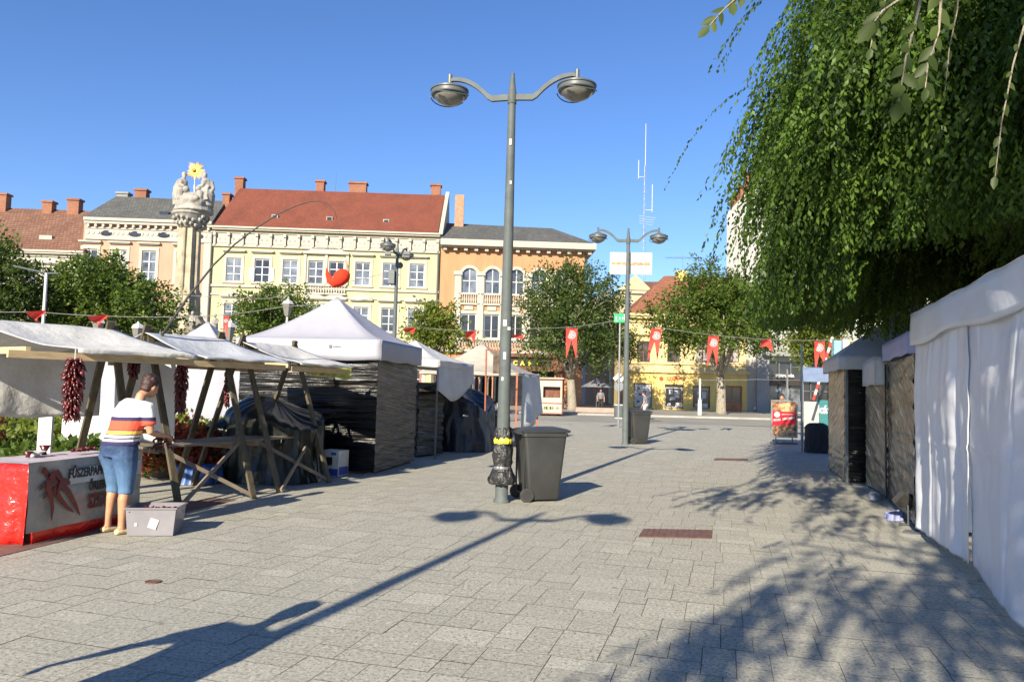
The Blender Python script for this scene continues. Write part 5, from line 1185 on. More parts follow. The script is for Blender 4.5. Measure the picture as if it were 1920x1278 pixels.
# ================================================================== PENNANTS ON WIRES
def pennant(x, y, Y, w, h, label, wave=.04, skew=0.0, fold=0, rz=0):
    c = W(x, y, Y); r = thing('pennant', c, label, 'pennant', rz, 'red swallowtail pennants on wires')
    def P_(a, b): return Vector((a*w/2+skew*b*h, wave*math.sin(b*5+a)*(1+fold*3), -b*h+fold*(a+1)*h*.12))
    g = MB(); n = 10
    cut = lambda b: 0 if b < .42 else min(.93, (b-.42)/.58*.9)
    e = lambda a, b: P_(a*(1-.12*b), b)
    for sd in (-1, 1):
        for j in range(18):
            b0, b1 = .42*j/6 if j < 6 else .42+.58*(j-6)/12, .42*(j+1)/6 if j < 6 else .42+.58*(j-5)/12
            if fold and sd < 0 and b0 > .45: continue
            for i in range(5):
                q = [sd*(cut(bb)+(1-cut(bb))*tt) for bb, tt in ((b0, i/5), (b0, (i+1)/5), (b1, (i+1)/5), (b1, i/5))]
                if fold and abs(q[1])+b0 > 1.35 and sd < 0: continue
                g.add([e(q[0], b0), e(q[1], b0), e(q[2], b1), e(q[3], b1)], [(0, 1, 2, 3)])
    o_ = g.build('cloth', M['pennant'], r, smooth=True, world=False, weld=True)
    if not fold:
        for side in (-1, 1):
            g = MB(); cz = -.22*h; R0 = w*.36
            yy = lambda z_: wave*math.sin(-z_/h*5)+side*.012
            def ring(r0, r1, k=24, a0=0, a1=2*math.pi):
                for j in range(k):
                    t0, t1 = a0+(a1-a0)*j/k, a0+(a1-a0)*(j+1)/k
                    g.add([(rr*math.cos(t), yy(cz+rr*math.sin(t)), cz+rr*math.sin(t)) for rr, t in ((r0, t0), (r1, t0), (r1, t1), (r0, t1))], [(0, 1, 2, 3)])
            ring(R0*.84, R0); ring(0, R0*.70, 14); g.build('emblem_ring', M['emblem'], r, world=False)
            g = MB()
            def ring2(r0, r1, a0, a1, k=5):
                for j in range(k):
                    t0, t1 = a0+(a1-a0)*j/k, a0+(a1-a0)*(j+1)/k
                    g.add([(rr*math.cos(t), yy(cz+rr*math.sin(t))+side*.006, cz+rr*math.sin(t)) for rr, t in ((r0, t0), (r1, t0), (r1, t1), (r0, t1))], [(0, 1, 2, 3)])
            for k in range(4): ring2(R0*.28, R0*.58, k*math.pi/2+.3, k*math.pi/2+1.1)
            ring2(0, R0*.16, 0, 6.28, 8); g.build('emblem_motif', M['emblem_dark'], r, world=False)
    return r
Yp = 29.0
pennant(1072, 615, Yp, .46, 1.18, 'red pennant against the dark round tree right of the nearest lamp')
pennant(1231, 616, Yp, .44, 1.24, 'red pennant in front of the yellow shop wall', skew=-.12)
pennant(1338, 630, Yp, .44, 1.18, 'red pennant in front of the tree before the yellow shop', skew=-.05)
pennant(1437, 638, Yp, .44, .6, 'red pennant folded by the wind near the white building', fold=.8)
pennant(1537, 640, Yp, .44, 1.1, 'rightmost red pennant, above the slate blue awning', skew=0.02)
pennant(883, 623, Yp, .40, .55, 'red pennant folded up left of the nearest lamp pole', fold=1)
pennant(768, 616, Yp, .44, .30, 'red pennant blown sideways beside the gazebo roof', fold=1)
pennant(971, 628, Yp, .44, .22, 'red pennant edge just right of the nearest lamp pole', fold=.5)
pennant(66, 586, 20, .38, .35, 'red pennant rolled up at the far left before the trees', fold=1)
pennant(182, 594, 20, .40, .35, 'red pennant tangled above the nearest white canopy', fold=1)
pennant(424, 592, 22, .16, .68, 'narrow red pennant hanging by the small white pyramid tent', wave=.02)
def wire(pts, label, Y=Yp, sag=.15):
    P_ = [W(x, y, Y) for x, y in pts]; Q = []
    for i in range(len(P_)-1):
        for k in range(8): t = k/8; p = P_[i].lerp(P_[i+1], t); p.z -= sag*4*t*(1-t)*(P_[i+1]-P_[i]).length*.05; Q.append(p)
    Q.append(P_[-1]); return tag(MB().tube(Q, .010, 4).build('wire', M['wire'], None), label, 'wire')
wire([(758, 612), (883, 620), (962, 616), (1072, 613), (1160, 600), (1231, 613), (1338, 628), (1437, 636), (1537, 638), (1640, 630)], 'thin wire carrying the red pennants across the square')
wire([(1160, 678), (1300, 712), (1420, 711), (1510, 712)], 'thin wire low before the yellow shop front', 33)
wire([(0, 585), (66, 584), (182, 592), (330, 594), (424, 590), (530, 575), (700, 560)], 'thin wire running above the left stalls', 21)
wire([(330, 552), (500, 560), (740, 508)], 'thin high wire between the column and the camera pole', 27)
# ================================================================== SIGNS AND POSTS AT THE KERB
q = W(1161, 700, 34); zt_ = W(1162, 590, 34).z
r = thing('assembly_sign', (q.x, 34, 0), 'green assembly point sign with white arrows on a tall post', 'sign')
MB().tube([(q.x, 34, 0), (q.x, 34, zt_+.2)], .045, 8).build('post', M['steel'], r)
F7 = Fac(q.x, 34, 0); x0, z1 = F7.px(1151, 588); x1, z0 = F7.px(1175, 605)
g = MB(); F7.box(g, x0, x1, z0, z1, .05, .08); pn = g.build('sign_panel', M['green_sign'], r)
g = MB(); ww = x1-x0; hh = z1-z0
F7.box(g, x0+.04*ww, x0+.30*ww, z0+.12*hh, z0+.2*hh, .08, .085); F7.box(g, x0+.12*ww, x0+.22*ww, z0+.3*hh, z0+.7*hh, .08, .085)
for cx in (.40, .62): g.prism([F7.P(x0+cx*ww, z0+.3*hh, .081), F7.P(x0+(cx+.14)*ww, z0+.5*hh, .081), F7.P(x0+cx*ww, z0+.7*hh, .081)], F7.n*.004)
F7.box(g, x0+.78*ww, x0+.88*ww, z0+.25*hh, z0+.75*hh, .08, .085); g.lathe([(.05, 0), (.05, .005)], F7.P(x0+.83*ww, z0+.85*hh, .08), 10, Matrix.Rotation(R(90), 3, 'X')); g.build('pictogram', M['white_paint'], pn)
q = W(1160, 770, 46); r = thing('road_sign', (q.x, 46, 0), 'white road sign with diagonal stripe above a round plate on a white post', 'sign')
F8 = Fac(q.x, 46, 0); g = MB(); g.tube([(q.x, 46, 0), (q.x, 46, 4.0)], .06, 8); g.build('post', M['white_paint'], r)
c, z = F8.px(1160, 709); g = MB(); s_ = .38; g.prism([F8.P(c+s_*a_, z+s_*b_, .08) for a_, b_ in ((0, 1), (1, 0), (0, -1), (-1, 0))], F8.n*.02); p_ = g.build('sign_panel', M['white_paint'], r)
g = MB(); g.beam(F8.P(c-.2, z-.22, .105), F8.P(c+.22, z+.2, .105), .03, .07); g.build('stripe', M['ink'], p_)
c, z = F8.px(1160, 724); g = MB(); g.lathe([(.3, 0), (.3, .02)], F8.P(c, z, .08), 20, Matrix.Rotation(R(90), 3, 'X')); g.build('round_plate', M['steel'], r)
r = thing('litter_bin', (W(1160, 770, 47).x, 45.6, 0), 'small dark slatted litter bin at the kerb below the road sign', 'bin'); c = Vector((W(1160, 770, 46).x, 45.7, 0))
MB().lathe([(.2, .02), (.32, .08), (.33, .8), (.3, .82)], c, 16).build('bin_body', M['lamp_dark'], r); MB().lathe([(.35, .80), (.36, .86), (.3, .87)], c, 16).build('rim', M['white_paint'], r)
MB().lathe([(.3, 0), (.28, .08), (.1, .1)], c+Vector((0, 0, .0)), 16).build('base', M['white_paint'], r)
q = g0(1312, 781); r = thing('white_post', q, 'slim white post with thicker foot before the yellow shop', 'post')
g = MB(); g.tube([q, q+Vector((0, 0, .9)), q+Vector((0, 0, 1.25))], [.16, .15, .12], 10); g.build('foot', M['white_paint'], r); MB().tube([q+Vector((0, 0, 1.2)), q+Vector((0, 0, 2.75))], .07, 8).build('shaft', M['white_paint'], r)
q = W(84, 560, 24); r = thing('flag_pole', (q.x, 24, 0), 'plain white pole rising among the trees at the far left', 'pole'); MB().tube([(q.x, 24, 0), (q.x, 24, W(83, 512, 24).z)], .05, 8).build('pole', M['white_paint'], r)
MB().tube([(q.x-1.1, 24, W(83, 500, 24).z), (q.x, 24, W(83, 512, 24).z), (q.x+.4, 24, W(83, 512, 24).z)], .03, 6).build('arm', M['lamp_dark'], r)
def lantern(x, ytop, Y, label):
    Y *= .9; t = W(x, ytop, Y); r = thing('park_lantern', (t.x, Y, 0), label, 'lantern', 0, 'small old fashioned park lanterns')
    MB().tube([(t.x, Y, 0), (t.x, Y, t.z-.55)], [.06, .04], 8).build('post', M['white_paint'], r)
    MB().lathe([(.07, -.62), (.10, -.58), (.19, -.18), (.20, -.16)], t, 6).build('lantern_glass', M['lamp_glass'], r)
    MB().lathe([(.22, -.16), (.16, -.05), (.05, 0), (.02, .06)], t, 6).build('cap', M['white_paint'], r)
lantern(540, 562, 30, 'park lantern in front of the tree above the gazebo left slope'); lantern(185, 596, 26, 'park lantern just above the nearest white canopy'); lantern(259, 606, 26, 'park lantern left of the column foot'); lantern(431, 604, 26, 'park lantern right of the small pyramid tent')
# ================================================================== TRINITY COLUMN
YC = 45; cb = W(345, 640, YC); cb.z = 0; sc = YC/FP
r = thing('plague_column', cb, 'baroque stone column crowned by seated figures and a gilded sunburst', 'monument')
Z = lambda y: W(350, y, YC).z
def octs(g, prof, c=cb, n=8): g.lathe(prof, c, n, a0=R(22.5))
g = MB(); octs(g, [(2.6, 0), (2.6, .4), (2.2, .42), (2.2, .8), (1.9, .82), (1.9, Z(628)), (2.0, Z(627)), (2.0, Z(620)), (1.45, Z(619)), (1.3, Z(606)), (1.05, Z(598)), (.98, Z(592))]); g.build('pedestal', M['stone'], r)
g = MB(); g.lathe([(.92, Z(592)), (.86, Z(588)), (.80, Z(556)), (.86, Z(553)), (.88, Z(548)), (.78, Z(546)), (.72, Z(540)), (.66, Z(440)), (.64, Z(430)), (.74, Z(428)), (.76, Z(425))], cb, 4, a0=R(35))
for k in range(4):
    a = R(35+45+90*k); p = cb+Vector((math.cos(a)*.55, math.sin(a)*.55, 0)); g.tube([p+Vector((0, 0, Z(592))), p+Vector((0, 0, Z(430)))], [.16, .12], 8)
g.build('shaft', M['stone'], r)
g = MB(); g.lathe([(.62, Z(428)), (.72, Z(424)), (.80, Z(414)), (1.0, Z(406)), (1.08, Z(404)), (1.1, Z(400))], cb, 16)
for k in range(36):
    a = k*2.4; t = (k % 9)/9; rr = .78+.25*t; g.ball(cb+Vector((math.cos(a)*rr, math.sin(a)*rr, Z(425)+(Z(406)-Z(425))*t)), .13, 6, 4)
g.build('capital', M['stone_grey'], r, smooth=False)
rs = random.Random(3); g = MB(); base = cb+Vector((.15, 0, 0))
g.lathe([(1.05, Z(400)), (1.2, Z(398)), (1.1, Z(392)), (.9, Z(375)), (.75, Z(365))], base, 16)
for k in range(46):
    a = rs.uniform(0, 6.28); t = rs.random(); rr = .95-.15*t; g.ball(base+Vector((math.cos(a)*rr, math.sin(a)*rr, Z(396)+(Z(358)-Z(396))*t)), rs.uniform(.16, .30), 8, 6)
for k in range(5): g.ball(base+Vector((-.5+k*.26, -.95, Z(378))), .17, 8, 6)
o_ = g.build('cloud_base', M['stone_grey'], r); remesh(o_, .06, 1)
for s_ in (-1, 1):
    g = MB(); c0 = base+Vector((s_*.72, -.1, 0)); zb, zt_ = Z(378), Z(330)
    hgt = zt_-zb
    g.tube([c0+Vector((s_*.1, 0, zb-.3)), c0+Vector((s_*.12, 0, zb+.25*hgt)), c0+Vector((s_*.05, 0, zb+.55*hgt)), c0+Vector((-s_*.02, 0, zb+.8*hgt)), c0+Vector((-s_*.06, 0, zb+.88*hgt))], [.42, .46, .34, .30, .14], 12)
    g.ball(c0+Vector((-s_*.08, -.05, zt_+.02)), (.15, .17, .20), 10, 8); g.ball(c0+Vector((-s_*.14, -.14, zt_-.15)), (.1, .1, .13), 8, 6)
    g.tube([c0+Vector((s_*.02, -.2, zb+.78*hgt)), c0+Vector((-s_*.05, -.42, zb+.55*hgt)), c0+Vector((-s_*.32, -.45, zb+.5*hgt))], [.15, .12, .08], 8)
    g.tube([c0+Vector((s_*.25, .1, zb+.8*hgt)), c0+Vector((s_*.42, 0, zb+.5*hgt)), c0+Vector((s_*.35, -.2, zb+.3*hgt))], [.16, .16, .14], 8)
    g.tube([c0+Vector((0, -.1, zb+.3*hgt)), c0+Vector((-s_*.12, -.55, zb+.25*hgt)), c0+Vector((-s_*.1, -.6, zb-.25))], [.25, .22, .16], 8)
    for k in range(9): t = rs.random(); g.tube([c0+Vector((rs.uniform(-.35, .35), -.32, zb+.6*hgt)), c0+Vector((rs.uniform(-.4, .4), -.5, zb))], [.05, .09], 6)
    o_ = g.build('seated_figure', M['stone_grey'], r); remesh(o_, .045, 1)
g = MB(); cs = Vector((base.x-.03, YC, Z(320))); rs = random.Random(2)
for k in range(44):
    a = 2*math.pi*k/44; L_ = rs.uniform(.42, .70); e = Vector((math.cos(a), 0, math.sin(a))); s_ = Vector((-e.z, 0, e.x))
    g.prism([cs+e*.15+s_*.035-Vector((0, .03, 0)), cs+e*L_-Vector((0, .03, 0)), cs+e*.15-s_*.035-Vector((0, .03, 0))], (0, .06, 0))
g.lathe([(.26, -.06), (.30, 0), (.26, .06)], cs, 20, Matrix.Rotation(R(90), 3, 'X')); g.ball(cs+Vector((-.05, -.12, .02)), (.12, .06, .12), 8, 6)
g.build('sunburst', M['gold'], r)
g = MB(); g.tube([cs-Vector((0, 0, .25)), (cs.x, YC, Z(362))], .035, 6); g.tube([cs+Vector((-.0, 0, -.9)), (cs.x+.05, YC, Z(372))], .06, 6); g.build('sunburst_rod', M['emblem'], r)
for dx, dy in ((-1.35, -1.2), (-.35, -1.9), (1.0, -1.3), (1.9, -.2), (-1.9, .4)):
    g = MB(); p = cb+Vector((dx, dy, 0)); zb = Z(622)
    g.tube([p+Vector((0, 0, zb-.9)), p+Vector((0, 0, zb-.1))], [.32, .30], 8); h = 1.15
    g.tube([p+Vector((0, 0, zb-.1)), p+Vector((0, 0, zb+h*.45)), p+Vector((0, 0, zb+h*.72)), p+Vector((0, 0, zb+h*.78))], [.22, .19, .16, .06], 10); g.ball(p+Vector((0, 0, zb+h*.9)), (.10, .10, .13), 8, 6)
    g.tube([p+Vector((.15, 0, zb+h*.68)), p+Vector((.2, -.15, zb+h*.45)), p+Vector((0, -.22, zb+h*.5))], [.07, .06, .04], 6); g.build('saint_statue', M['stone_grey'], r, smooth=True)
# ================================================================== VEGETATION
def leafmesh(name, C_, A_, B_, m, parent, fold=None, tip=True):
    """C centre base, A length vector, B half width vector; pointed four or six corner leaves"""
    n = len(C_)
    if fold is None:
        V_ = np.stack([C_, C_+A_*.45+B_, C_+A_, C_+A_*.45-B_], 1).reshape(-1, 3); k = 4
        loops = np.arange(n*4); ls = np.arange(n)*4; lt = np.full(n, 4)
    else:
        N_ = np.cross(A_, B_); N_ /= (np.linalg.norm(N_, axis=1, keepdims=True)+1e-9); w = np.linalg.norm(B_, axis=1, keepdims=True)
        U_ = N_*w*fold
        V_ = np.stack([C_, C_+A_*.25+B_*.85+U_, C_+A_*.6+B_*.8+U_, C_+A_, C_+A_*.6-B_*.8+U_, C_+A_*.25-B_*.85+U_], 1).reshape(-1, 3); k = 6
        q1 = np.stack([np.arange(n)*6+i for i in (0, 1, 2, 3)], 1); q2 = np.stack([np.arange(n)*6+i for i in (0, 3, 4, 5)], 1)
        loops = np.concatenate([q1, q2], 1).reshape(-1); ls = np.arange(2*n)*4; lt = np.full(2*n, 4)
    me = bpy.data.meshes.new(name); Mi = np.array(WM[parent.name].inverted()); V_ = V_ @ Mi[:3, :3].T+Mi[:3, 3]
    me.vertices.add(len(V_)); me.vertices.foreach_set('co', V_.astype(np.float32).ravel())
    me.loops.add(len(loops)); me.loops.foreach_set('vertex_index', loops.astype(np.int32)); me.polygons.add(len(ls)); me.polygons.foreach_set('loop_start', ls.astype(np.int32)); me.polygons.foreach_set('loop_total', lt.astype(np.int32))
    me.materials.append(m); me.update(calc_edges=True); me.validate(); o = bpy.data.objects.new(name, me); col.objects.link(o); o.parent = parent; WM[o.name] = WM[parent.name]; return o
def unit(v): return v/(np.linalg.norm(v, axis=-1, keepdims=True)+1e-9)
def tree(label, base, height, crown_c, crown_r, m, n=9000, leaf=.20, droop=.5, trunk_r=.16, seed=0, sprays=400, group='trees round the square', bark='bark', name='leafy_tree', spr=.9, low=-.9, gaps=.5):
    rg = np.random.default_rng(seed); rs = random.Random(seed); base = Vector(base)
    r = thing(name, base, label, 'tree', 0, group); cc = np.array(crown_c, float); cr = np.array(crown_r, float)
    g = MB(); top = Vector(cc)+Vector((0, 0, cr[2]*.4))
    fork = base+(Vector((cc[0], cc[1], base.z+max(1.4, (cc[2]-cr[2])*.95))) - base)*1.0
    g.tube([base, base+Vector((0, 0, .3)), fork.lerp(base, .4)+Vector((.03, 0, 0)), fork], [trunk_r*1.4, trunk_r*1.05, trunk_r*.95, trunk_r*.85], 10)
    tips = []
    for k in range(7):
        a = k*2.4+rs.uniform(-.3, .3); e = Vector((math.cos(a)*cr[0]*.6, math.sin(a)*cr[1]*.6, rs.uniform(-.1, .6)*cr[2])); t = Vector(cc)+e
        m1 = fork.lerp(t, .5)+Vector((0, 0, .15*cr[2])); g.tube([fork, m1, t], [trunk_r*.55, trunk_r*.32, trunk_r*.1], 6); tips.append(t)
        for j in range(3):
            b = m1.lerp(t, rs.random()); q_ = b+Vector((rs.uniform(-1, 1)*cr[0], rs.uniform(-1, 1)*cr[1], rs.uniform(-.2, .6)*cr[2]))*.4; g.tube([b, q_], [trunk_r*.2, trunk_r*.05], 5)
    g.build('trunk', M[bark], r, smooth=True)
    # sprays: clustered leaves along short curved twigs
    S = sprays; d = unit(rg.normal(size=(S, 3))); d[:, 2] = np.where(d[:, 2] < low, -d[:, 2], d[:, 2])
    lump = 1+.20*np.sin(d[:, 0]*5+seed)*np.cos(d[:, 2]*4+seed*2)+.14*np.sin(d[:, 1]*9+d[:, 2]*7+seed)+.10*np.sin(d[:, 0]*13+d[:, 2]*11+seed)
    rad = (rg.random(S)**(1/ (3*gaps+1)))*lump; P0 = cc+d*cr*rad[:, None]*.92
    per = max(4, n//S); t = (np.arange(per)+.5)/per
    out = unit(d*np.array([1, 1, .5])+rg.normal(size=(S, 3))*.45+np.array([0, 0, .25]))
    Ls = spr*rg.uniform(.5, 1.25, S)
    P = P0[:, None]+out[:, None]*Ls[:, None, None]*(t[None, :, None]-.35)
    P[..., 2] -= (droop*Ls[:, None]*t[None]**2)
    P += rg.normal(size=P.shape)*leaf*.55
    P = P.reshape(-1, 3); A_ = unit(np.repeat(out, per, 0)*.6+rg.normal(size=(len(P), 3))*.6+np.array([0, 0, -.5*droop]))
    B_ = unit(np.cross(A_, rg.normal(size=A_.shape)+np.array([0, 0, 1.2]))); sz = leaf*rg.uniform(.6, 1.2, (len(P), 1))
    leafmesh('crown', P, A_*sz, B_*sz*.27, M[m], r); return r
def px_tree(label, x0, x1, ytop, ybot, Y, m, base_x=None, ky=.8, **k):
    a, b = W(x0, (ytop+ybot)/2, Y), W(x1, (ytop+ybot)/2, Y); t, u = W((x0+x1)/2, ytop, Y), W((x0+x1)/2, ybot, Y)
    cx = (a.x+b.x)/2; rx = (b.x-a.x)/2; cz = (t.z+u.z)/2; rz_ = (t.z-u.z)/2
    bx = W(base_x, 760, Y).x if base_x else cx; gz = .126 if Y > 50 else 0
    return tree(label, (bx, Y, gz), 0, (cx, Y, cz), (rx, rx*ky, rz_), m, **k)
px_tree('tall dark tree cut by the left edge of the photograph', -110, 72, 445, 640, 28, 'leafB', n=15000, sprays=800, leaf=.17, seed=1, spr=1.0)
px_tree('broad green tree left of the stone column', 40, 335, 480, 650, 31, 'leafA', n=28000, sprays=1100, leaf=.18, seed=2, spr=1.1)
px_tree('smaller green tree between the column and the gazebo', 425, 592, 530, 665, 38, 'leafA', n=12000, sprays=460, leaf=.20, seed=3, spr=1.1, gaps=.3)
px_tree('thin yellowish tree behind the smaller gazebo', 752, 876, 560, 672, 42, 'leafC', n=5200, sprays=240, leaf=.24, seed=4, spr=1.0, gaps=.2, trunk_r=.12)
px_tree('dense round dark tree before the cafe', 966, 1178, 492, 712, 56, 'leafB', base_x=1073, n=26000, sprays=1400, leaf=.26, seed=5, spr=1.3, droop=.0, trunk_r=.34, bark='bark_pale')
px_tree('round bright green tree before the yellow shop', 1222, 1482, 500, 706, 57, 'leafA', base_x=1352, n=34000, sprays=1500, leaf=.27, seed=6, spr=1.4, trunk_r=.36, bark='bark_pale', low=-.6)
px_tree('light green tree behind the rightmost pennant', 1478, 1590, 560, 700, 46, 'leafC', n=9000, sprays=420, leaf=.22, seed=7)
px_tree('small leafy tree at the mouth of the side street', 1140, 1215, 610, 690, 60, 'leafC', n=1500, sprays=80, leaf=.25, seed=8, gaps=.2, trunk_r=.08)
# hanging elm on the right: strands of leaves
def elm(label, base, cc, cr, n_str, m, seed, zmin, leaf=.075, per=34, Lr=(.7, 1.9), cond=None, trunk=True, sun_side=None, zmax=99, low=.35, jit=.5, taper=0, limbs=True, group='hanging elms over the right side'):
    rg = np.random.default_rng(seed); r = thing('weeping_elm', base, label, 'tree', 0, group); base = Vector(base); cc_ = np.array(cc, float); cr_ = np.array(cr, float)
    rs = random.Random(seed); g = MB()
    fork = base+Vector((0, 0, 2.6)); g.tube([base, base+Vector((.03, .02, 1.2)), fork], [.30, .22, .20], 12)
    for k in range(11 if limbs else 0):
        a = k*2.4; e = Vector(cc)+Vector((math.cos(a)*cr[0]*.8, math.sin(a)*cr[1]*.8, rs.uniform(.0, .75)*cr[2])); m1 = fork.lerp(e, .45)+Vector((0, 0, .9)); g.tube([fork, m1, e], [.12, .08, .02], 8)
        for j in range(4): b = m1.lerp(e, rs.uniform(.1, .9)); g.tube([b, b+Vector((rs.uniform(-1, 1), rs.uniform(-1, 1), rs.uniform(-.1, .6)))*.9], [.03, .008], 5)
    g.build('trunk', M['bark'], r, smooth=True)
    ncl = max(20, n_str//13); n_str = ncl*13; d = unit(rg.normal(size=(ncl, 3))); d[:, 2] = np.abs(d[:, 2])*1.0-low
    rad = rg.random(ncl)**.30; lump = 1+.14*np.sin(d[:, 0]*7+seed)*np.cos(d[:, 1]*6+d[:, 2]*4)
    PC = cc_+d*cr_*(rad*lump)[:, None]; OC = unit(d*np.array([1, 1, .15])+rg.normal(size=(ncl, 3))*.35)
    if taper: fz = 1-taper*np.clip((cc_[2]-1.2-PC[:, 2])/3.2, 0, 1); PC[:, :2] = cc_[:2]+(PC[:, :2]-cc_[:2])*fz[:, None]
    P0 = np.repeat(PC, 13, 0)+rg.normal(size=(n_str, 3))*np.array([.16, .16, .22])
    out = unit(np.repeat(OC, 13, 0)+rg.normal(size=(n_str, 3))*.22); L_ = rg.uniform(*Lr, n_str); t = (np.arange(per)+.5)/per
    hor = L_[:, None]*.8*(t[None]**.7)*(rg.uniform(.25, 1.0, n_str)+.5*(rg.random(n_str) < .08))[:, None]; hor = hor*np.where(P0[:, 2] < 4.8, .45, 1.0)[:, None] if taper else hor; ver = L_[:, None]*(.15*t-1.0*t**1.6)[None]
    P = P0[:, None]+out[:, None]*np.array([1, 1, .1])*hor[..., None]; P[..., 2] += ver
    tang = np.gradient(P, axis=1); tang = unit(tang); P = P.reshape(-1, 3); tang = tang.reshape(-1, 3)
    side = unit(np.cross(tang, np.array([0, 0, 1.])+rg.normal(size=tang.shape)*.2)); sg = np.tile(np.where(np.arange(per) % 2 == 0, 1, -1), n_str)[:, None]
    k = (P[:, 2] > zmin+np.repeat(rg.random(n_str)**2*jit, per)) & (P[:, 2] < zmax)
    if cond is not None: k &= cond(P)
    P, tang, side, sg = P[k], tang[k], side[k], sg[k]
    A_ = unit(side*sg*.7+tang*.8+np.array([0, 0, -.45])+rg.normal(size=P.shape)*.12); B_ = unit(np.cross(A_, unit(rg.normal(size=P.shape)*.5+np.array([0, 0, 1.]))))
    sz = leaf*rg.uniform(.7, 1.25, (len(P), 1)); P = P+rg.normal(size=P.shape)*.006
    leafmesh('crown', P, A_*sz, B_*sz*.23, M[m], r); return r
elm('huge elm with hanging sprays of leaves over the white tents', (7.6, 9.9, 0), (6.7, 9.4, 7.3), (3.75, 4.0, 6.0), 9800, 'leafN', 5, 2.68, leaf=.082, per=40, low=.76, jit=.15, taper=.20, cond=lambda P: ~((P[:, 2] < 3.3) & (P[:, 1] < 8.6)))
elm('second hanging elm behind the lavender gazebo', (9.6, 15.4, 0), (9.6, 15.2, 5.6), (3.9, 3.8, 3.8), 5200, 'leafN', 9, 3.2, leaf=.11, per=36, low=.6, jit=.2)
elm('third elm behind the nearest white tent at the right edge', (8.3, 6.2, 0), (7.6, 6.0, 5.4), (2.9, 2.8, 3.2), 3900, 'leafN', 15, 3.2, leaf=.075, per=38, low=.55, jit=.3)
elm('elm standing behind the photographer that shades the paving', (5.2, -5.5, 0), (.9, -5.3, 6.1), (3.6, 2.6, 1.5), 620, 'leafN', 12, 3.3, leaf=.12, per=34, cond=lambda P: P[:, 1] < -.2)
elm('taller elm behind the photographer on the right, shading the tents', (6.4, -1.4, 0), (3.9, -1.9, 9.9), (2.7, 1.6, 3.6), 3000, 'leafN', 17, 4.6, leaf=.13, per=34, cond=lambda P: P[:, 1] < -.2)
elm('elm whose low branches overhang the photographer', (7.2, -3.6, 0), (1.7, 2.0, 5.5), (1.9, 2.2, .9), 330, 'leafN', 19, 3.2, leaf=.11, per=26, Lr=(.4, 1.1), cond=lambda P: P[:, 2] > 2.0+.60*np.maximum(P[:, 1], 0), limbs=False)
# near twigs with large leaves
r = thing('elm_branch', (2.2, 1.0, 3.4), 'nearby elm twigs with large leaves reaching in at the top right corner', 'branch')
Ls_ = [[], [], []]; rs = random.Random(4)
def twig(pts, n, sz, side_=1):
    P_ = [Vector(p) for p in pts]; g = MB(); g.tube(P_, [.005, .0035, .0025, .0015], 5); g.build('twig', M['bark_pale'], r)
    for k in range(n):
        t = .12+.88*k/(n-1)*.999; f = t*(len(P_)-1); i = int(f); c = P_[i].lerp(P_[min(i+1, len(P_)-1)], f-i); tn = (P_[min(i+1, len(P_)-1)]-P_[i]).normalized()
        s_ = (1 if k % 2 else -1); sd_ = tn.cross(Vector((0, 1, 0))).normalized()
        A_ = (sd_*s_*rs.uniform(.2, .8)+tn*.6+Vector((rs.uniform(-.3, .3), rs.uniform(-.5, .5), -.45))).normalized() if k < n-1 else tn
        nn_ = (Vector((0, -1, .3))+Vector((rs.uniform(-.7, .7), rs.uniform(-.4, .4), rs.uniform(-.5, .5)))).normalized(); B_ = A_.cross(nn_).normalized(); q_ = sz*rs.uniform(.75, 1.15)
        Ls_[0].append(tuple(c)); Ls_[1].append(tuple(A_*q_)); Ls_[2].append(tuple(B_*q_*.27))
def wp(x, y, Y): return W(x, y, Y)
twig([wp(1750, -120, 1.9), wp(1722, 20, 1.9), wp(1698, 110, 1.88), wp(1685, 190, 1.85)], 13, 0.065)
twig([wp(1745, -60, 2.1), wp(1700, -10, 2.05), wp(1655, 20, 2.0), wp(1640, 40, 2.0)], 7, 0.076)
twig([wp(1770, -60, 2.4), wp(1760, 60, 2.4), wp(1740, 120, 2.4), wp(1735, 165, 2.4)], 11, 0.068)
twig([wp(1440, -60, 2.6), wp(1400, -20, 2.6), wp(1360, 15, 2.6), wp(1330, 48, 2.6)], 11, 0.065)
twig([wp(1700, -60, 3.0), wp(1660, 0, 3.0), wp(1640, 50, 3.0), wp(1632, 90, 3.0)], 9, 0.057)
twig([wp(1940, -20, 3.2), wp(1900, 120, 3.2), wp(1878, 230, 3.2), wp(1866, 330, 3.2)], 15, 0.057)
twig([wp(1800, -60, 3.8), wp(1795, 20, 3.8), wp(1780, 90, 3.8), wp(1772, 170, 3.8)], 12, 0.053)
leafmesh('leaf_sprays', *[np.array(x_) for x_ in Ls_], M['leafBig'], r, fold=.22)
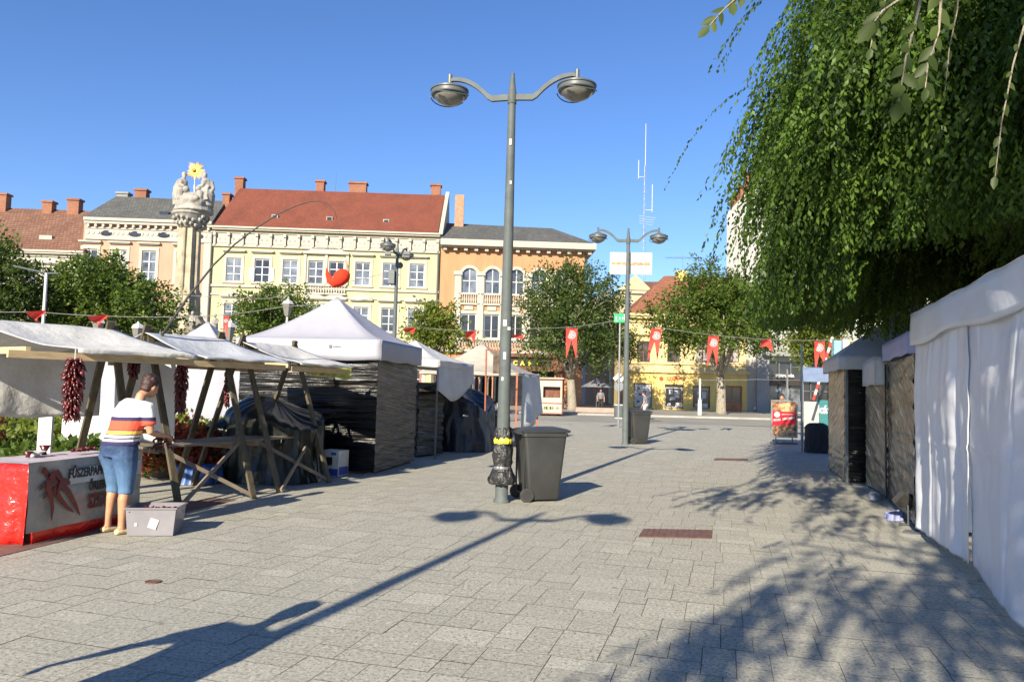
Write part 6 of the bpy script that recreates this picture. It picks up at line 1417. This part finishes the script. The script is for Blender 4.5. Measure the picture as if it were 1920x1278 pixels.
# flower bed
tag(MB().lathe([(3.6, 0), (3.6, .12), (3.4, .16), (3.3, .10)], (-8.6, 14.6, 0), 40).build('flower_bed_kerb', M['kerb']), 'low round stone kerb of the flower bed behind the stalls', 'flower bed')
def plants(label, cx, cy, rx, ry, h, m, n, leaf, seed, name='flower_clump', cat='plant', kind=None, hv=.4):
    rg = np.random.default_rng(seed); r = thing(name, (cx, cy, 0), label, cat)
    if kind: r['kind'] = kind
    a = rg.random(n)*6.28; q_ = np.sqrt(rg.random(n)); X = cx+np.cos(a)*q_*rx; Y = cy+np.sin(a)*q_*ry
    top = h*(1-hv*rg.random(n))*(1-.3*q_**3)*(1+.25*np.sin(X*3.1+seed)*np.cos(Y*2.3)); Zz = .1+top*rg.random(n)**.55
    P = np.stack([X, Y, Zz], 1); A_ = unit(rg.normal(size=P.shape)*.6+np.array([0, 0, .6])); B_ = unit(np.cross(A_, rg.normal(size=P.shape))); s_ = leaf*rg.uniform(.6, 1.3, (n, 1))
    leafmesh('foliage', P, A_*s_, B_*s_*.33, M[m], r); return r
plants('green hedge like planting across the flower bed', -8.6, 15.4, 3.4, 2.2, .85, 'leafC', 9000, .13, 1, 'bedding_plants')
plants('dense low green plants at the front of the flower bed', -7.6, 12.7, 2.2, 1.2, .45, 'leafA', 5200, .13, 2, 'bedding_plants')
plants('scarlet flowers just right of the woman', -5.75, 11.9, .45, .35, 1.1, 'leafRed', 1500, .09, 3)
plants('scarlet flowers behind the hanging dark pepper string', -5.05, 12.1, .4, .35, 1.1, 'leafRed', 1300, .09, 4)
plants('lime yellow plants beside the dark tarpaulin', -4.55, 12.7, .5, .5, 1.0, 'leafLime', 2200, .09, 5)
plants('scarlet flowers behind the white board', -9.1, 12.6, .5, .4, 1.0, 'leafRed', 900, .09, 6)
plants('lime plants at the far left of the flower bed', -10.9, 13.0, 1.0, .6, .85, 'leafLime', 1500, .09, 7)
plants('dark green leaves below the scarlet flowers', -5.5, 12.5, 1.1, .6, .7, 'leafA', 2600, .12, 8, 'bedding_plants')
# ================================================================== PEOPLE
def person(name, label, loc, rz, H=1.62, top='striped', mats=None, pose='work', build=1.0, detail=True, group=None, voxs=1.0, shorts=.42):
    """local frame: x to the person's right, faces +y"""
    r = thing(name, loc, label, 'person', rz, group); s = H/1.62; V_ = lambda x, y, z: Vector((x*s, y*s, z*s)); b = build
    lean = .15 if pose == 'work' else .0
    hipL, hipR = V_(-.095, 0, .86), V_(.095, 0, .86)
    kneeL, kneeR = V_(-.10, .03, .47), V_(.11, .01, .47)
    ankL, ankR = V_(-.10, -.02, .08), V_(.13, -.03, .08)
    if pose == 'walk': kneeL, ankL = V_(-.10, .18, .48), V_(-.10, .26, .09); kneeR, ankR = V_(.10, -.02, .47), V_(.10, -.28, .12)
    neck = V_(0, .05+lean, 1.37); headc = V_(0, .10+lean*1.4, 1.515)
    shL, shR = V_(-.175*b, .03+lean*.8, 1.30), V_(.175*b, .03+lean*.8, 1.30)
    if pose == 'work': elL, elR = V_(-.23, .20, 1.06), V_(.24, .16, 1.04); wrL, wrR = V_(-.12, .42, 1.02), V_(.16, .40, .99)
    elif pose == 'arm': elL, elR = V_(-.38, -.02, 1.12), V_(.26, .0, 1.02); wrL, wrR = V_(-.50, .06, .92), V_(.24, .12, .80)
    else: elL, elR = V_(-.25, -.02, 1.02), V_(.25, .02, 1.02); wrL, wrR = V_(-.24, .12, .80), V_(.24, .18, .84)
    hand = {}
    def torso(g, k=0.0):
        zz = [(.80, .145, .105, 0), (.88, .155, .115, 0), (.96, .150, .112, .0), (1.05, .155, .118, lean*.3), (1.15, .165, .122, lean*.5), (1.24, .172, .118, lean*.7), (1.32, .150, .095, lean*.9), (1.37, .085, .07, lean)]
        if k: zz = [(.905, .178, .142, 0), (.94, .172, .137, 0)]+[q for q in zz if q[0] >= .95]
        g.tube([V_(0, y, z) for z, _, _, y in zz], [((w*b+k)*s, (d_*b+k)*s) for _, w, d_, _ in zz], 20)
    # the tube's first axis lies along x for vertical sweeps only if seeded so
    g = MB(); torso(g)
    for a_, k_, an in ((hipL, kneeL, ankL), (hipR, kneeR, ankR)):
        m1 = k_.lerp(an, .3); g.tube([a_+V_(0, 0, .03), a_.lerp(k_, .5), k_, m1+V_(0, -.012, 0), an+V_(0, 0, .06), an-V_(0, 0, .03)], [.098*b*s, .080*b*s, .056*s, .056*s, .036*s, .036*s], 14)
        ft = an+V_(0, .03, -.045); g.tube([an+V_(0, -.05, -.04), ft, an+V_(0, .11, -.055), an+V_(0, .16, -.062)], [(.034*s, .03*s), (.038*s, .032*s), (.042*s, .022*s), (.030*s, .014*s)], 12)
    for sg, sh, el, wr in ((-1, shL, elL, wrL), (1, shR, elR, wrR)):
        g.tube([sh-V_(sg*.05, 0, 0), sh, sh.lerp(el, .5), el, el.lerp(wr, .35), wr], [.055*s, .054*b*s, .046*b*s, .036*s, .037*s, .024*s], 12)
        d_ = (wr-el).normalized(); sd = d_.cross(Vector((0, 0, 1))).normalized(); up = sd.cross(d_)
        pm = wr+d_*.05*s; g.tube([wr-d_*.01*s, pm, wr+d_*.085*s], [(.022*s, .018*s), (.036*s, .015*s), (.036*s, .013*s)], 12)
        for k in range(4):
            o_ = sd*(-.026+.0175*k)*s; L_ = (.065, .075, .07, .055)[k]*s; f0 = wr+d_*.08*s+o_; f1 = f0+d_*L_*.45-up*.008*s; f2 = f1+d_*L_*.25-up*.022*s; f3 = f2+d_*L_*.08*1-up*.026*s
            g.tube([f0, f1, f2, f3], [.0088*s, .0085*s, .008*s, .0065*s], 7)
        ts = -sg; t0 = wr+d_*.03*s+sd*ts*(.026*s); g.tube([t0, t0+d_*.03*s+sd*ts*.022*s-up*.008*s, t0+d_*.055*s+sd*ts*.022*s-up*.025*s], [.012*s, .0105*s, .008*s], 7)
        hand[sg] = wr+d_*.09*s-up*.03*s
    g.tube([neck-V_(0, .02, .05), neck+V_(0, .01, .05), headc-V_(0, .0, .02)], [.058*s, .052*s, .055*s], 12)
    tl = R(-22) if pose == 'work' else R(-5); Mh = Matrix.Rotation(tl, 3, 'X') @ Matrix.Rotation(R(4) if pose == 'work' else 0, 3, 'Z')
    hv = lambda x, y, z: headc+Mh @ Vector((x*s, y*s, z*s))
    g.ball(headc, Vector((.076, .095, .108))*s, 18, 12, Mh); g.ball(hv(0, .035, -.055), Vector((.055, .062, .055))*s, 12, 8, Mh)
    g.tube([hv(0, .092, .015), hv(0, .112, -.022), hv(0, .095, -.032)], [.010*s, .016*s, .010*s], 8)
    for sx in (-1, 1): g.ball(hv(sx*.076, -.005, -.008), Vector((.012, .020, .032))*s, 8, 6, Mh)
    g.ball(hv(0, .092, -.062), Vector((.024, .010, .009))*s, 8, 6, Mh)
    bd = g.build('body', M[mats.get('skin', 'skin')], r, world=False); remesh(bd, .0085*s*voxs, 2)
    g = MB()
    for sx in (-1, 1): g.ball(hv(sx*.030, .085, .012), .011*s, 8, 6)
    g.build('eye', M['ink'], r, world=False)
    g = MB(); g.ball(hv(0, -.018, .030), Vector((.084, .094, .095))*s, 18, 12, Mh); g.ball(hv(0, -.045, -.03), Vector((.070, .055, .065))*s, 12, 8, Mh); rs = random.Random(5)
    for k in range(150):
        a = rs.uniform(0, 6.28); t = rs.uniform(0, 1.25); p = Vector((math.sin(t)*math.cos(a)*.085, math.sin(t)*math.sin(a)*.092-.02, math.cos(t)*.1+.03)); 
        if p.y > .05 and p.z < .06: continue
        g.ball(hv(*p), rs.uniform(.010, .020)*s, 6, 4)
    hr = g.build('hair', M[mats.get('hair', 'hair')], r, world=False); remesh(hr, .0065*s*voxs, 0)
    # shirt
    g = MB(); torso(g, .017)
    zt = 0
    g.tube([V_(0, lean*.95, 1.33), V_(0, lean, 1.385)], [(.12*s, .09*s), (.075*s, .068*s)], 16)
    for sg, sh, el in ((-1, shL, elL), (1, shR, elR)): g.tube([sh-V_(sg*.07, 0, -.005), sh+V_(0, 0, .004), sh.lerp(el, .45), sh.lerp(el, .72)], [.068*s, .068*b*s, .062*b*s, .066*s], 14)
    o_ = g.build('shirt', M[mats['shirt']], r, world=False); remesh(o_, .011*s*voxs, 2)
    g = MB(); g.tube([V_(0, -.005, .80), V_(0, -.012, .88), V_(0, 0, .955)], [(.18*b*s, .15*s), (.192*b*s, .168*s), (.165*b*s, .135*s)], 20)
    for a_, k_, an in ((hipL, kneeL, ankL), (hipR, kneeR, ankR)):
        L_ = k_.lerp(an, .17 if shorts > .3 else .95); sgx = -1 if a_.x < 0 else 1
        g.tube([a_+V_(0, -.01, .0), a_+V_(sgx*.012, -.02, -.07), a_.lerp(k_, .5)+V_(0, 0, 0), k_, L_], [.112*b*s, .112*b*s, .096*b*s, .074*s, .072*s], 14)
    o_ = g.build('trousers', M[mats['trousers']], r, world=False); remesh(o_, .011*s*voxs, 2)
    for an in (ankL, ankR):
        g = MB(); g.tube([an+V_(0, -.062, -.048), an+V_(0, -.02, -.045), an+V_(0, .06, -.052), an+V_(0, .13, -.060), an+V_(0, .175, -.066)], [(.032*s, .026*s), (.041*s, .034*s), (.045*s, .028*s), (.042*s, .020*s), (.022*s, .012*s)], 14); o_ = g.build('shoe', M[mats['shoe']], r, world=False); remesh(o_, .009*s*voxs, 1)
    return r, hand
fp = G(216, 998); fp.z = 0
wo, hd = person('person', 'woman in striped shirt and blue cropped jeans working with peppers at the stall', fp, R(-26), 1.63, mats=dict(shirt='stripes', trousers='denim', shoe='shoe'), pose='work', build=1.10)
hp = WM[wo.name] @ ((hd[-1]+hd[1])/2)
r = thing('pepper_bunch', hp, 'dark bunch of dried peppers held in the hands of the woman', 'pepper string'); g = MB(); rs = random.Random(8)
for k in range(60): p = hp+Vector((rs.uniform(-.09, .09), rs.uniform(-.09, .09), rs.uniform(-.13, .03))); q_ = p+Vector((rs.uniform(-.05, .05), rs.uniform(-.05, .05), rs.uniform(-.06, .01))); g.tube([p, p.lerp(q_, .5), q_], [.006, .013, .003], 6)
g.build('dried_pepper', M['red_dark'], r, smooth=True)
q = G(1209, 781); q.z = 0
person('person', 'person in black and white patterned top beyond the far bin', (W(1210, 760, 44).x, 44, 0), R(60), 1.66, mats=dict(shirt='grey_cloth', trousers='emblem', shoe='ink', skin='skin2'), pose='stand', voxs=2.2)
person('person', 'person in black standing behind the red poster stand', (W(1467, 760, 31).x, 31, 0), R(150), 1.68, mats=dict(shirt='black_cloth', trousers='black_cloth', shoe='ink'), pose='stand', voxs=2, shorts=0)
person('person', 'person standing in the shaded side street under an umbrella', (W(1126, 760, 56).x, 56, .126), R(180), 1.7, mats=dict(shirt='grey_cloth', trousers='black_cloth', shoe='ink'), pose='stand', voxs=2.4, shorts=0)
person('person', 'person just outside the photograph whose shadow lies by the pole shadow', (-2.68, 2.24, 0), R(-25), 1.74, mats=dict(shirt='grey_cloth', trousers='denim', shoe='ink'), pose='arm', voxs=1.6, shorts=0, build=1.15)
# cafe parasol and bikes in the side street
q = W(1118, 765, 57); r = thing('cafe_parasol', (q.x, 57, .126), 'dark half folded cafe parasol in the shade of the side street', 'parasol')
MB().tube([(q.x, 57, .126), (q.x, 57, 2.6)], .03, 6).build('pole', M['lamp_dark'], r)
MB().lathe([(1.25, 1.95), (.9, 2.15), (.4, 2.42), (.03, 2.6)], (q.x, 57, 0), 8).build('canopy', M['grey_cloth'], r)
q = W(1062, 763, 58); r = thing('bicycle', (q.x, 58, .126), 'dark bicycle parked before the cafe wall beside the tree trunk', 'bicycle')
for dx in (-.5, .5):
    g = MB(); c = Vector((q.x+dx, 58, .126+.34)); g.tube([c+Vector((.32*math.cos(2*math.pi*k/20), 0, .32*math.sin(2*math.pi*k/20))) for k in range(21)], .022, 6, cap=False)
    for k in range(6): a = math.pi*k/6; g.tube([c+Vector((.3*math.cos(a), 0, .3*math.sin(a))), c-Vector((.3*math.cos(a), 0, .3*math.sin(a)))], .006, 3)
    g.build('wheel', M['rubber'], r)
g = MB(); B_ = lambda x, z: Vector((q.x+x, 58, .126+z))
for a, b in (((-.5, .34), (-.15, .34)), ((-.15, .34), (-.25, .85)), ((-.25, .78), (.3, .82)), ((-.15, .34), (.32, .72)), ((.5, .34), (.3, .95)), ((-.5, .34), (-.24, .78))): g.tube([B_(*a), B_(*b)], .02, 6)
g.build('frame', M['lamp_dark'], r)
g = MB(); g.box(B_(-.26, .9), (.24, .12, .05)); g.build('saddle', M['rubber'], r); g = MB(); g.tube([B_(.28, 1.0)+Vector((0, -.25, 0)), B_(.28, 1.0)+Vector((0, .25, 0))], .015, 6); g.build('handlebar', M['steel'], r)
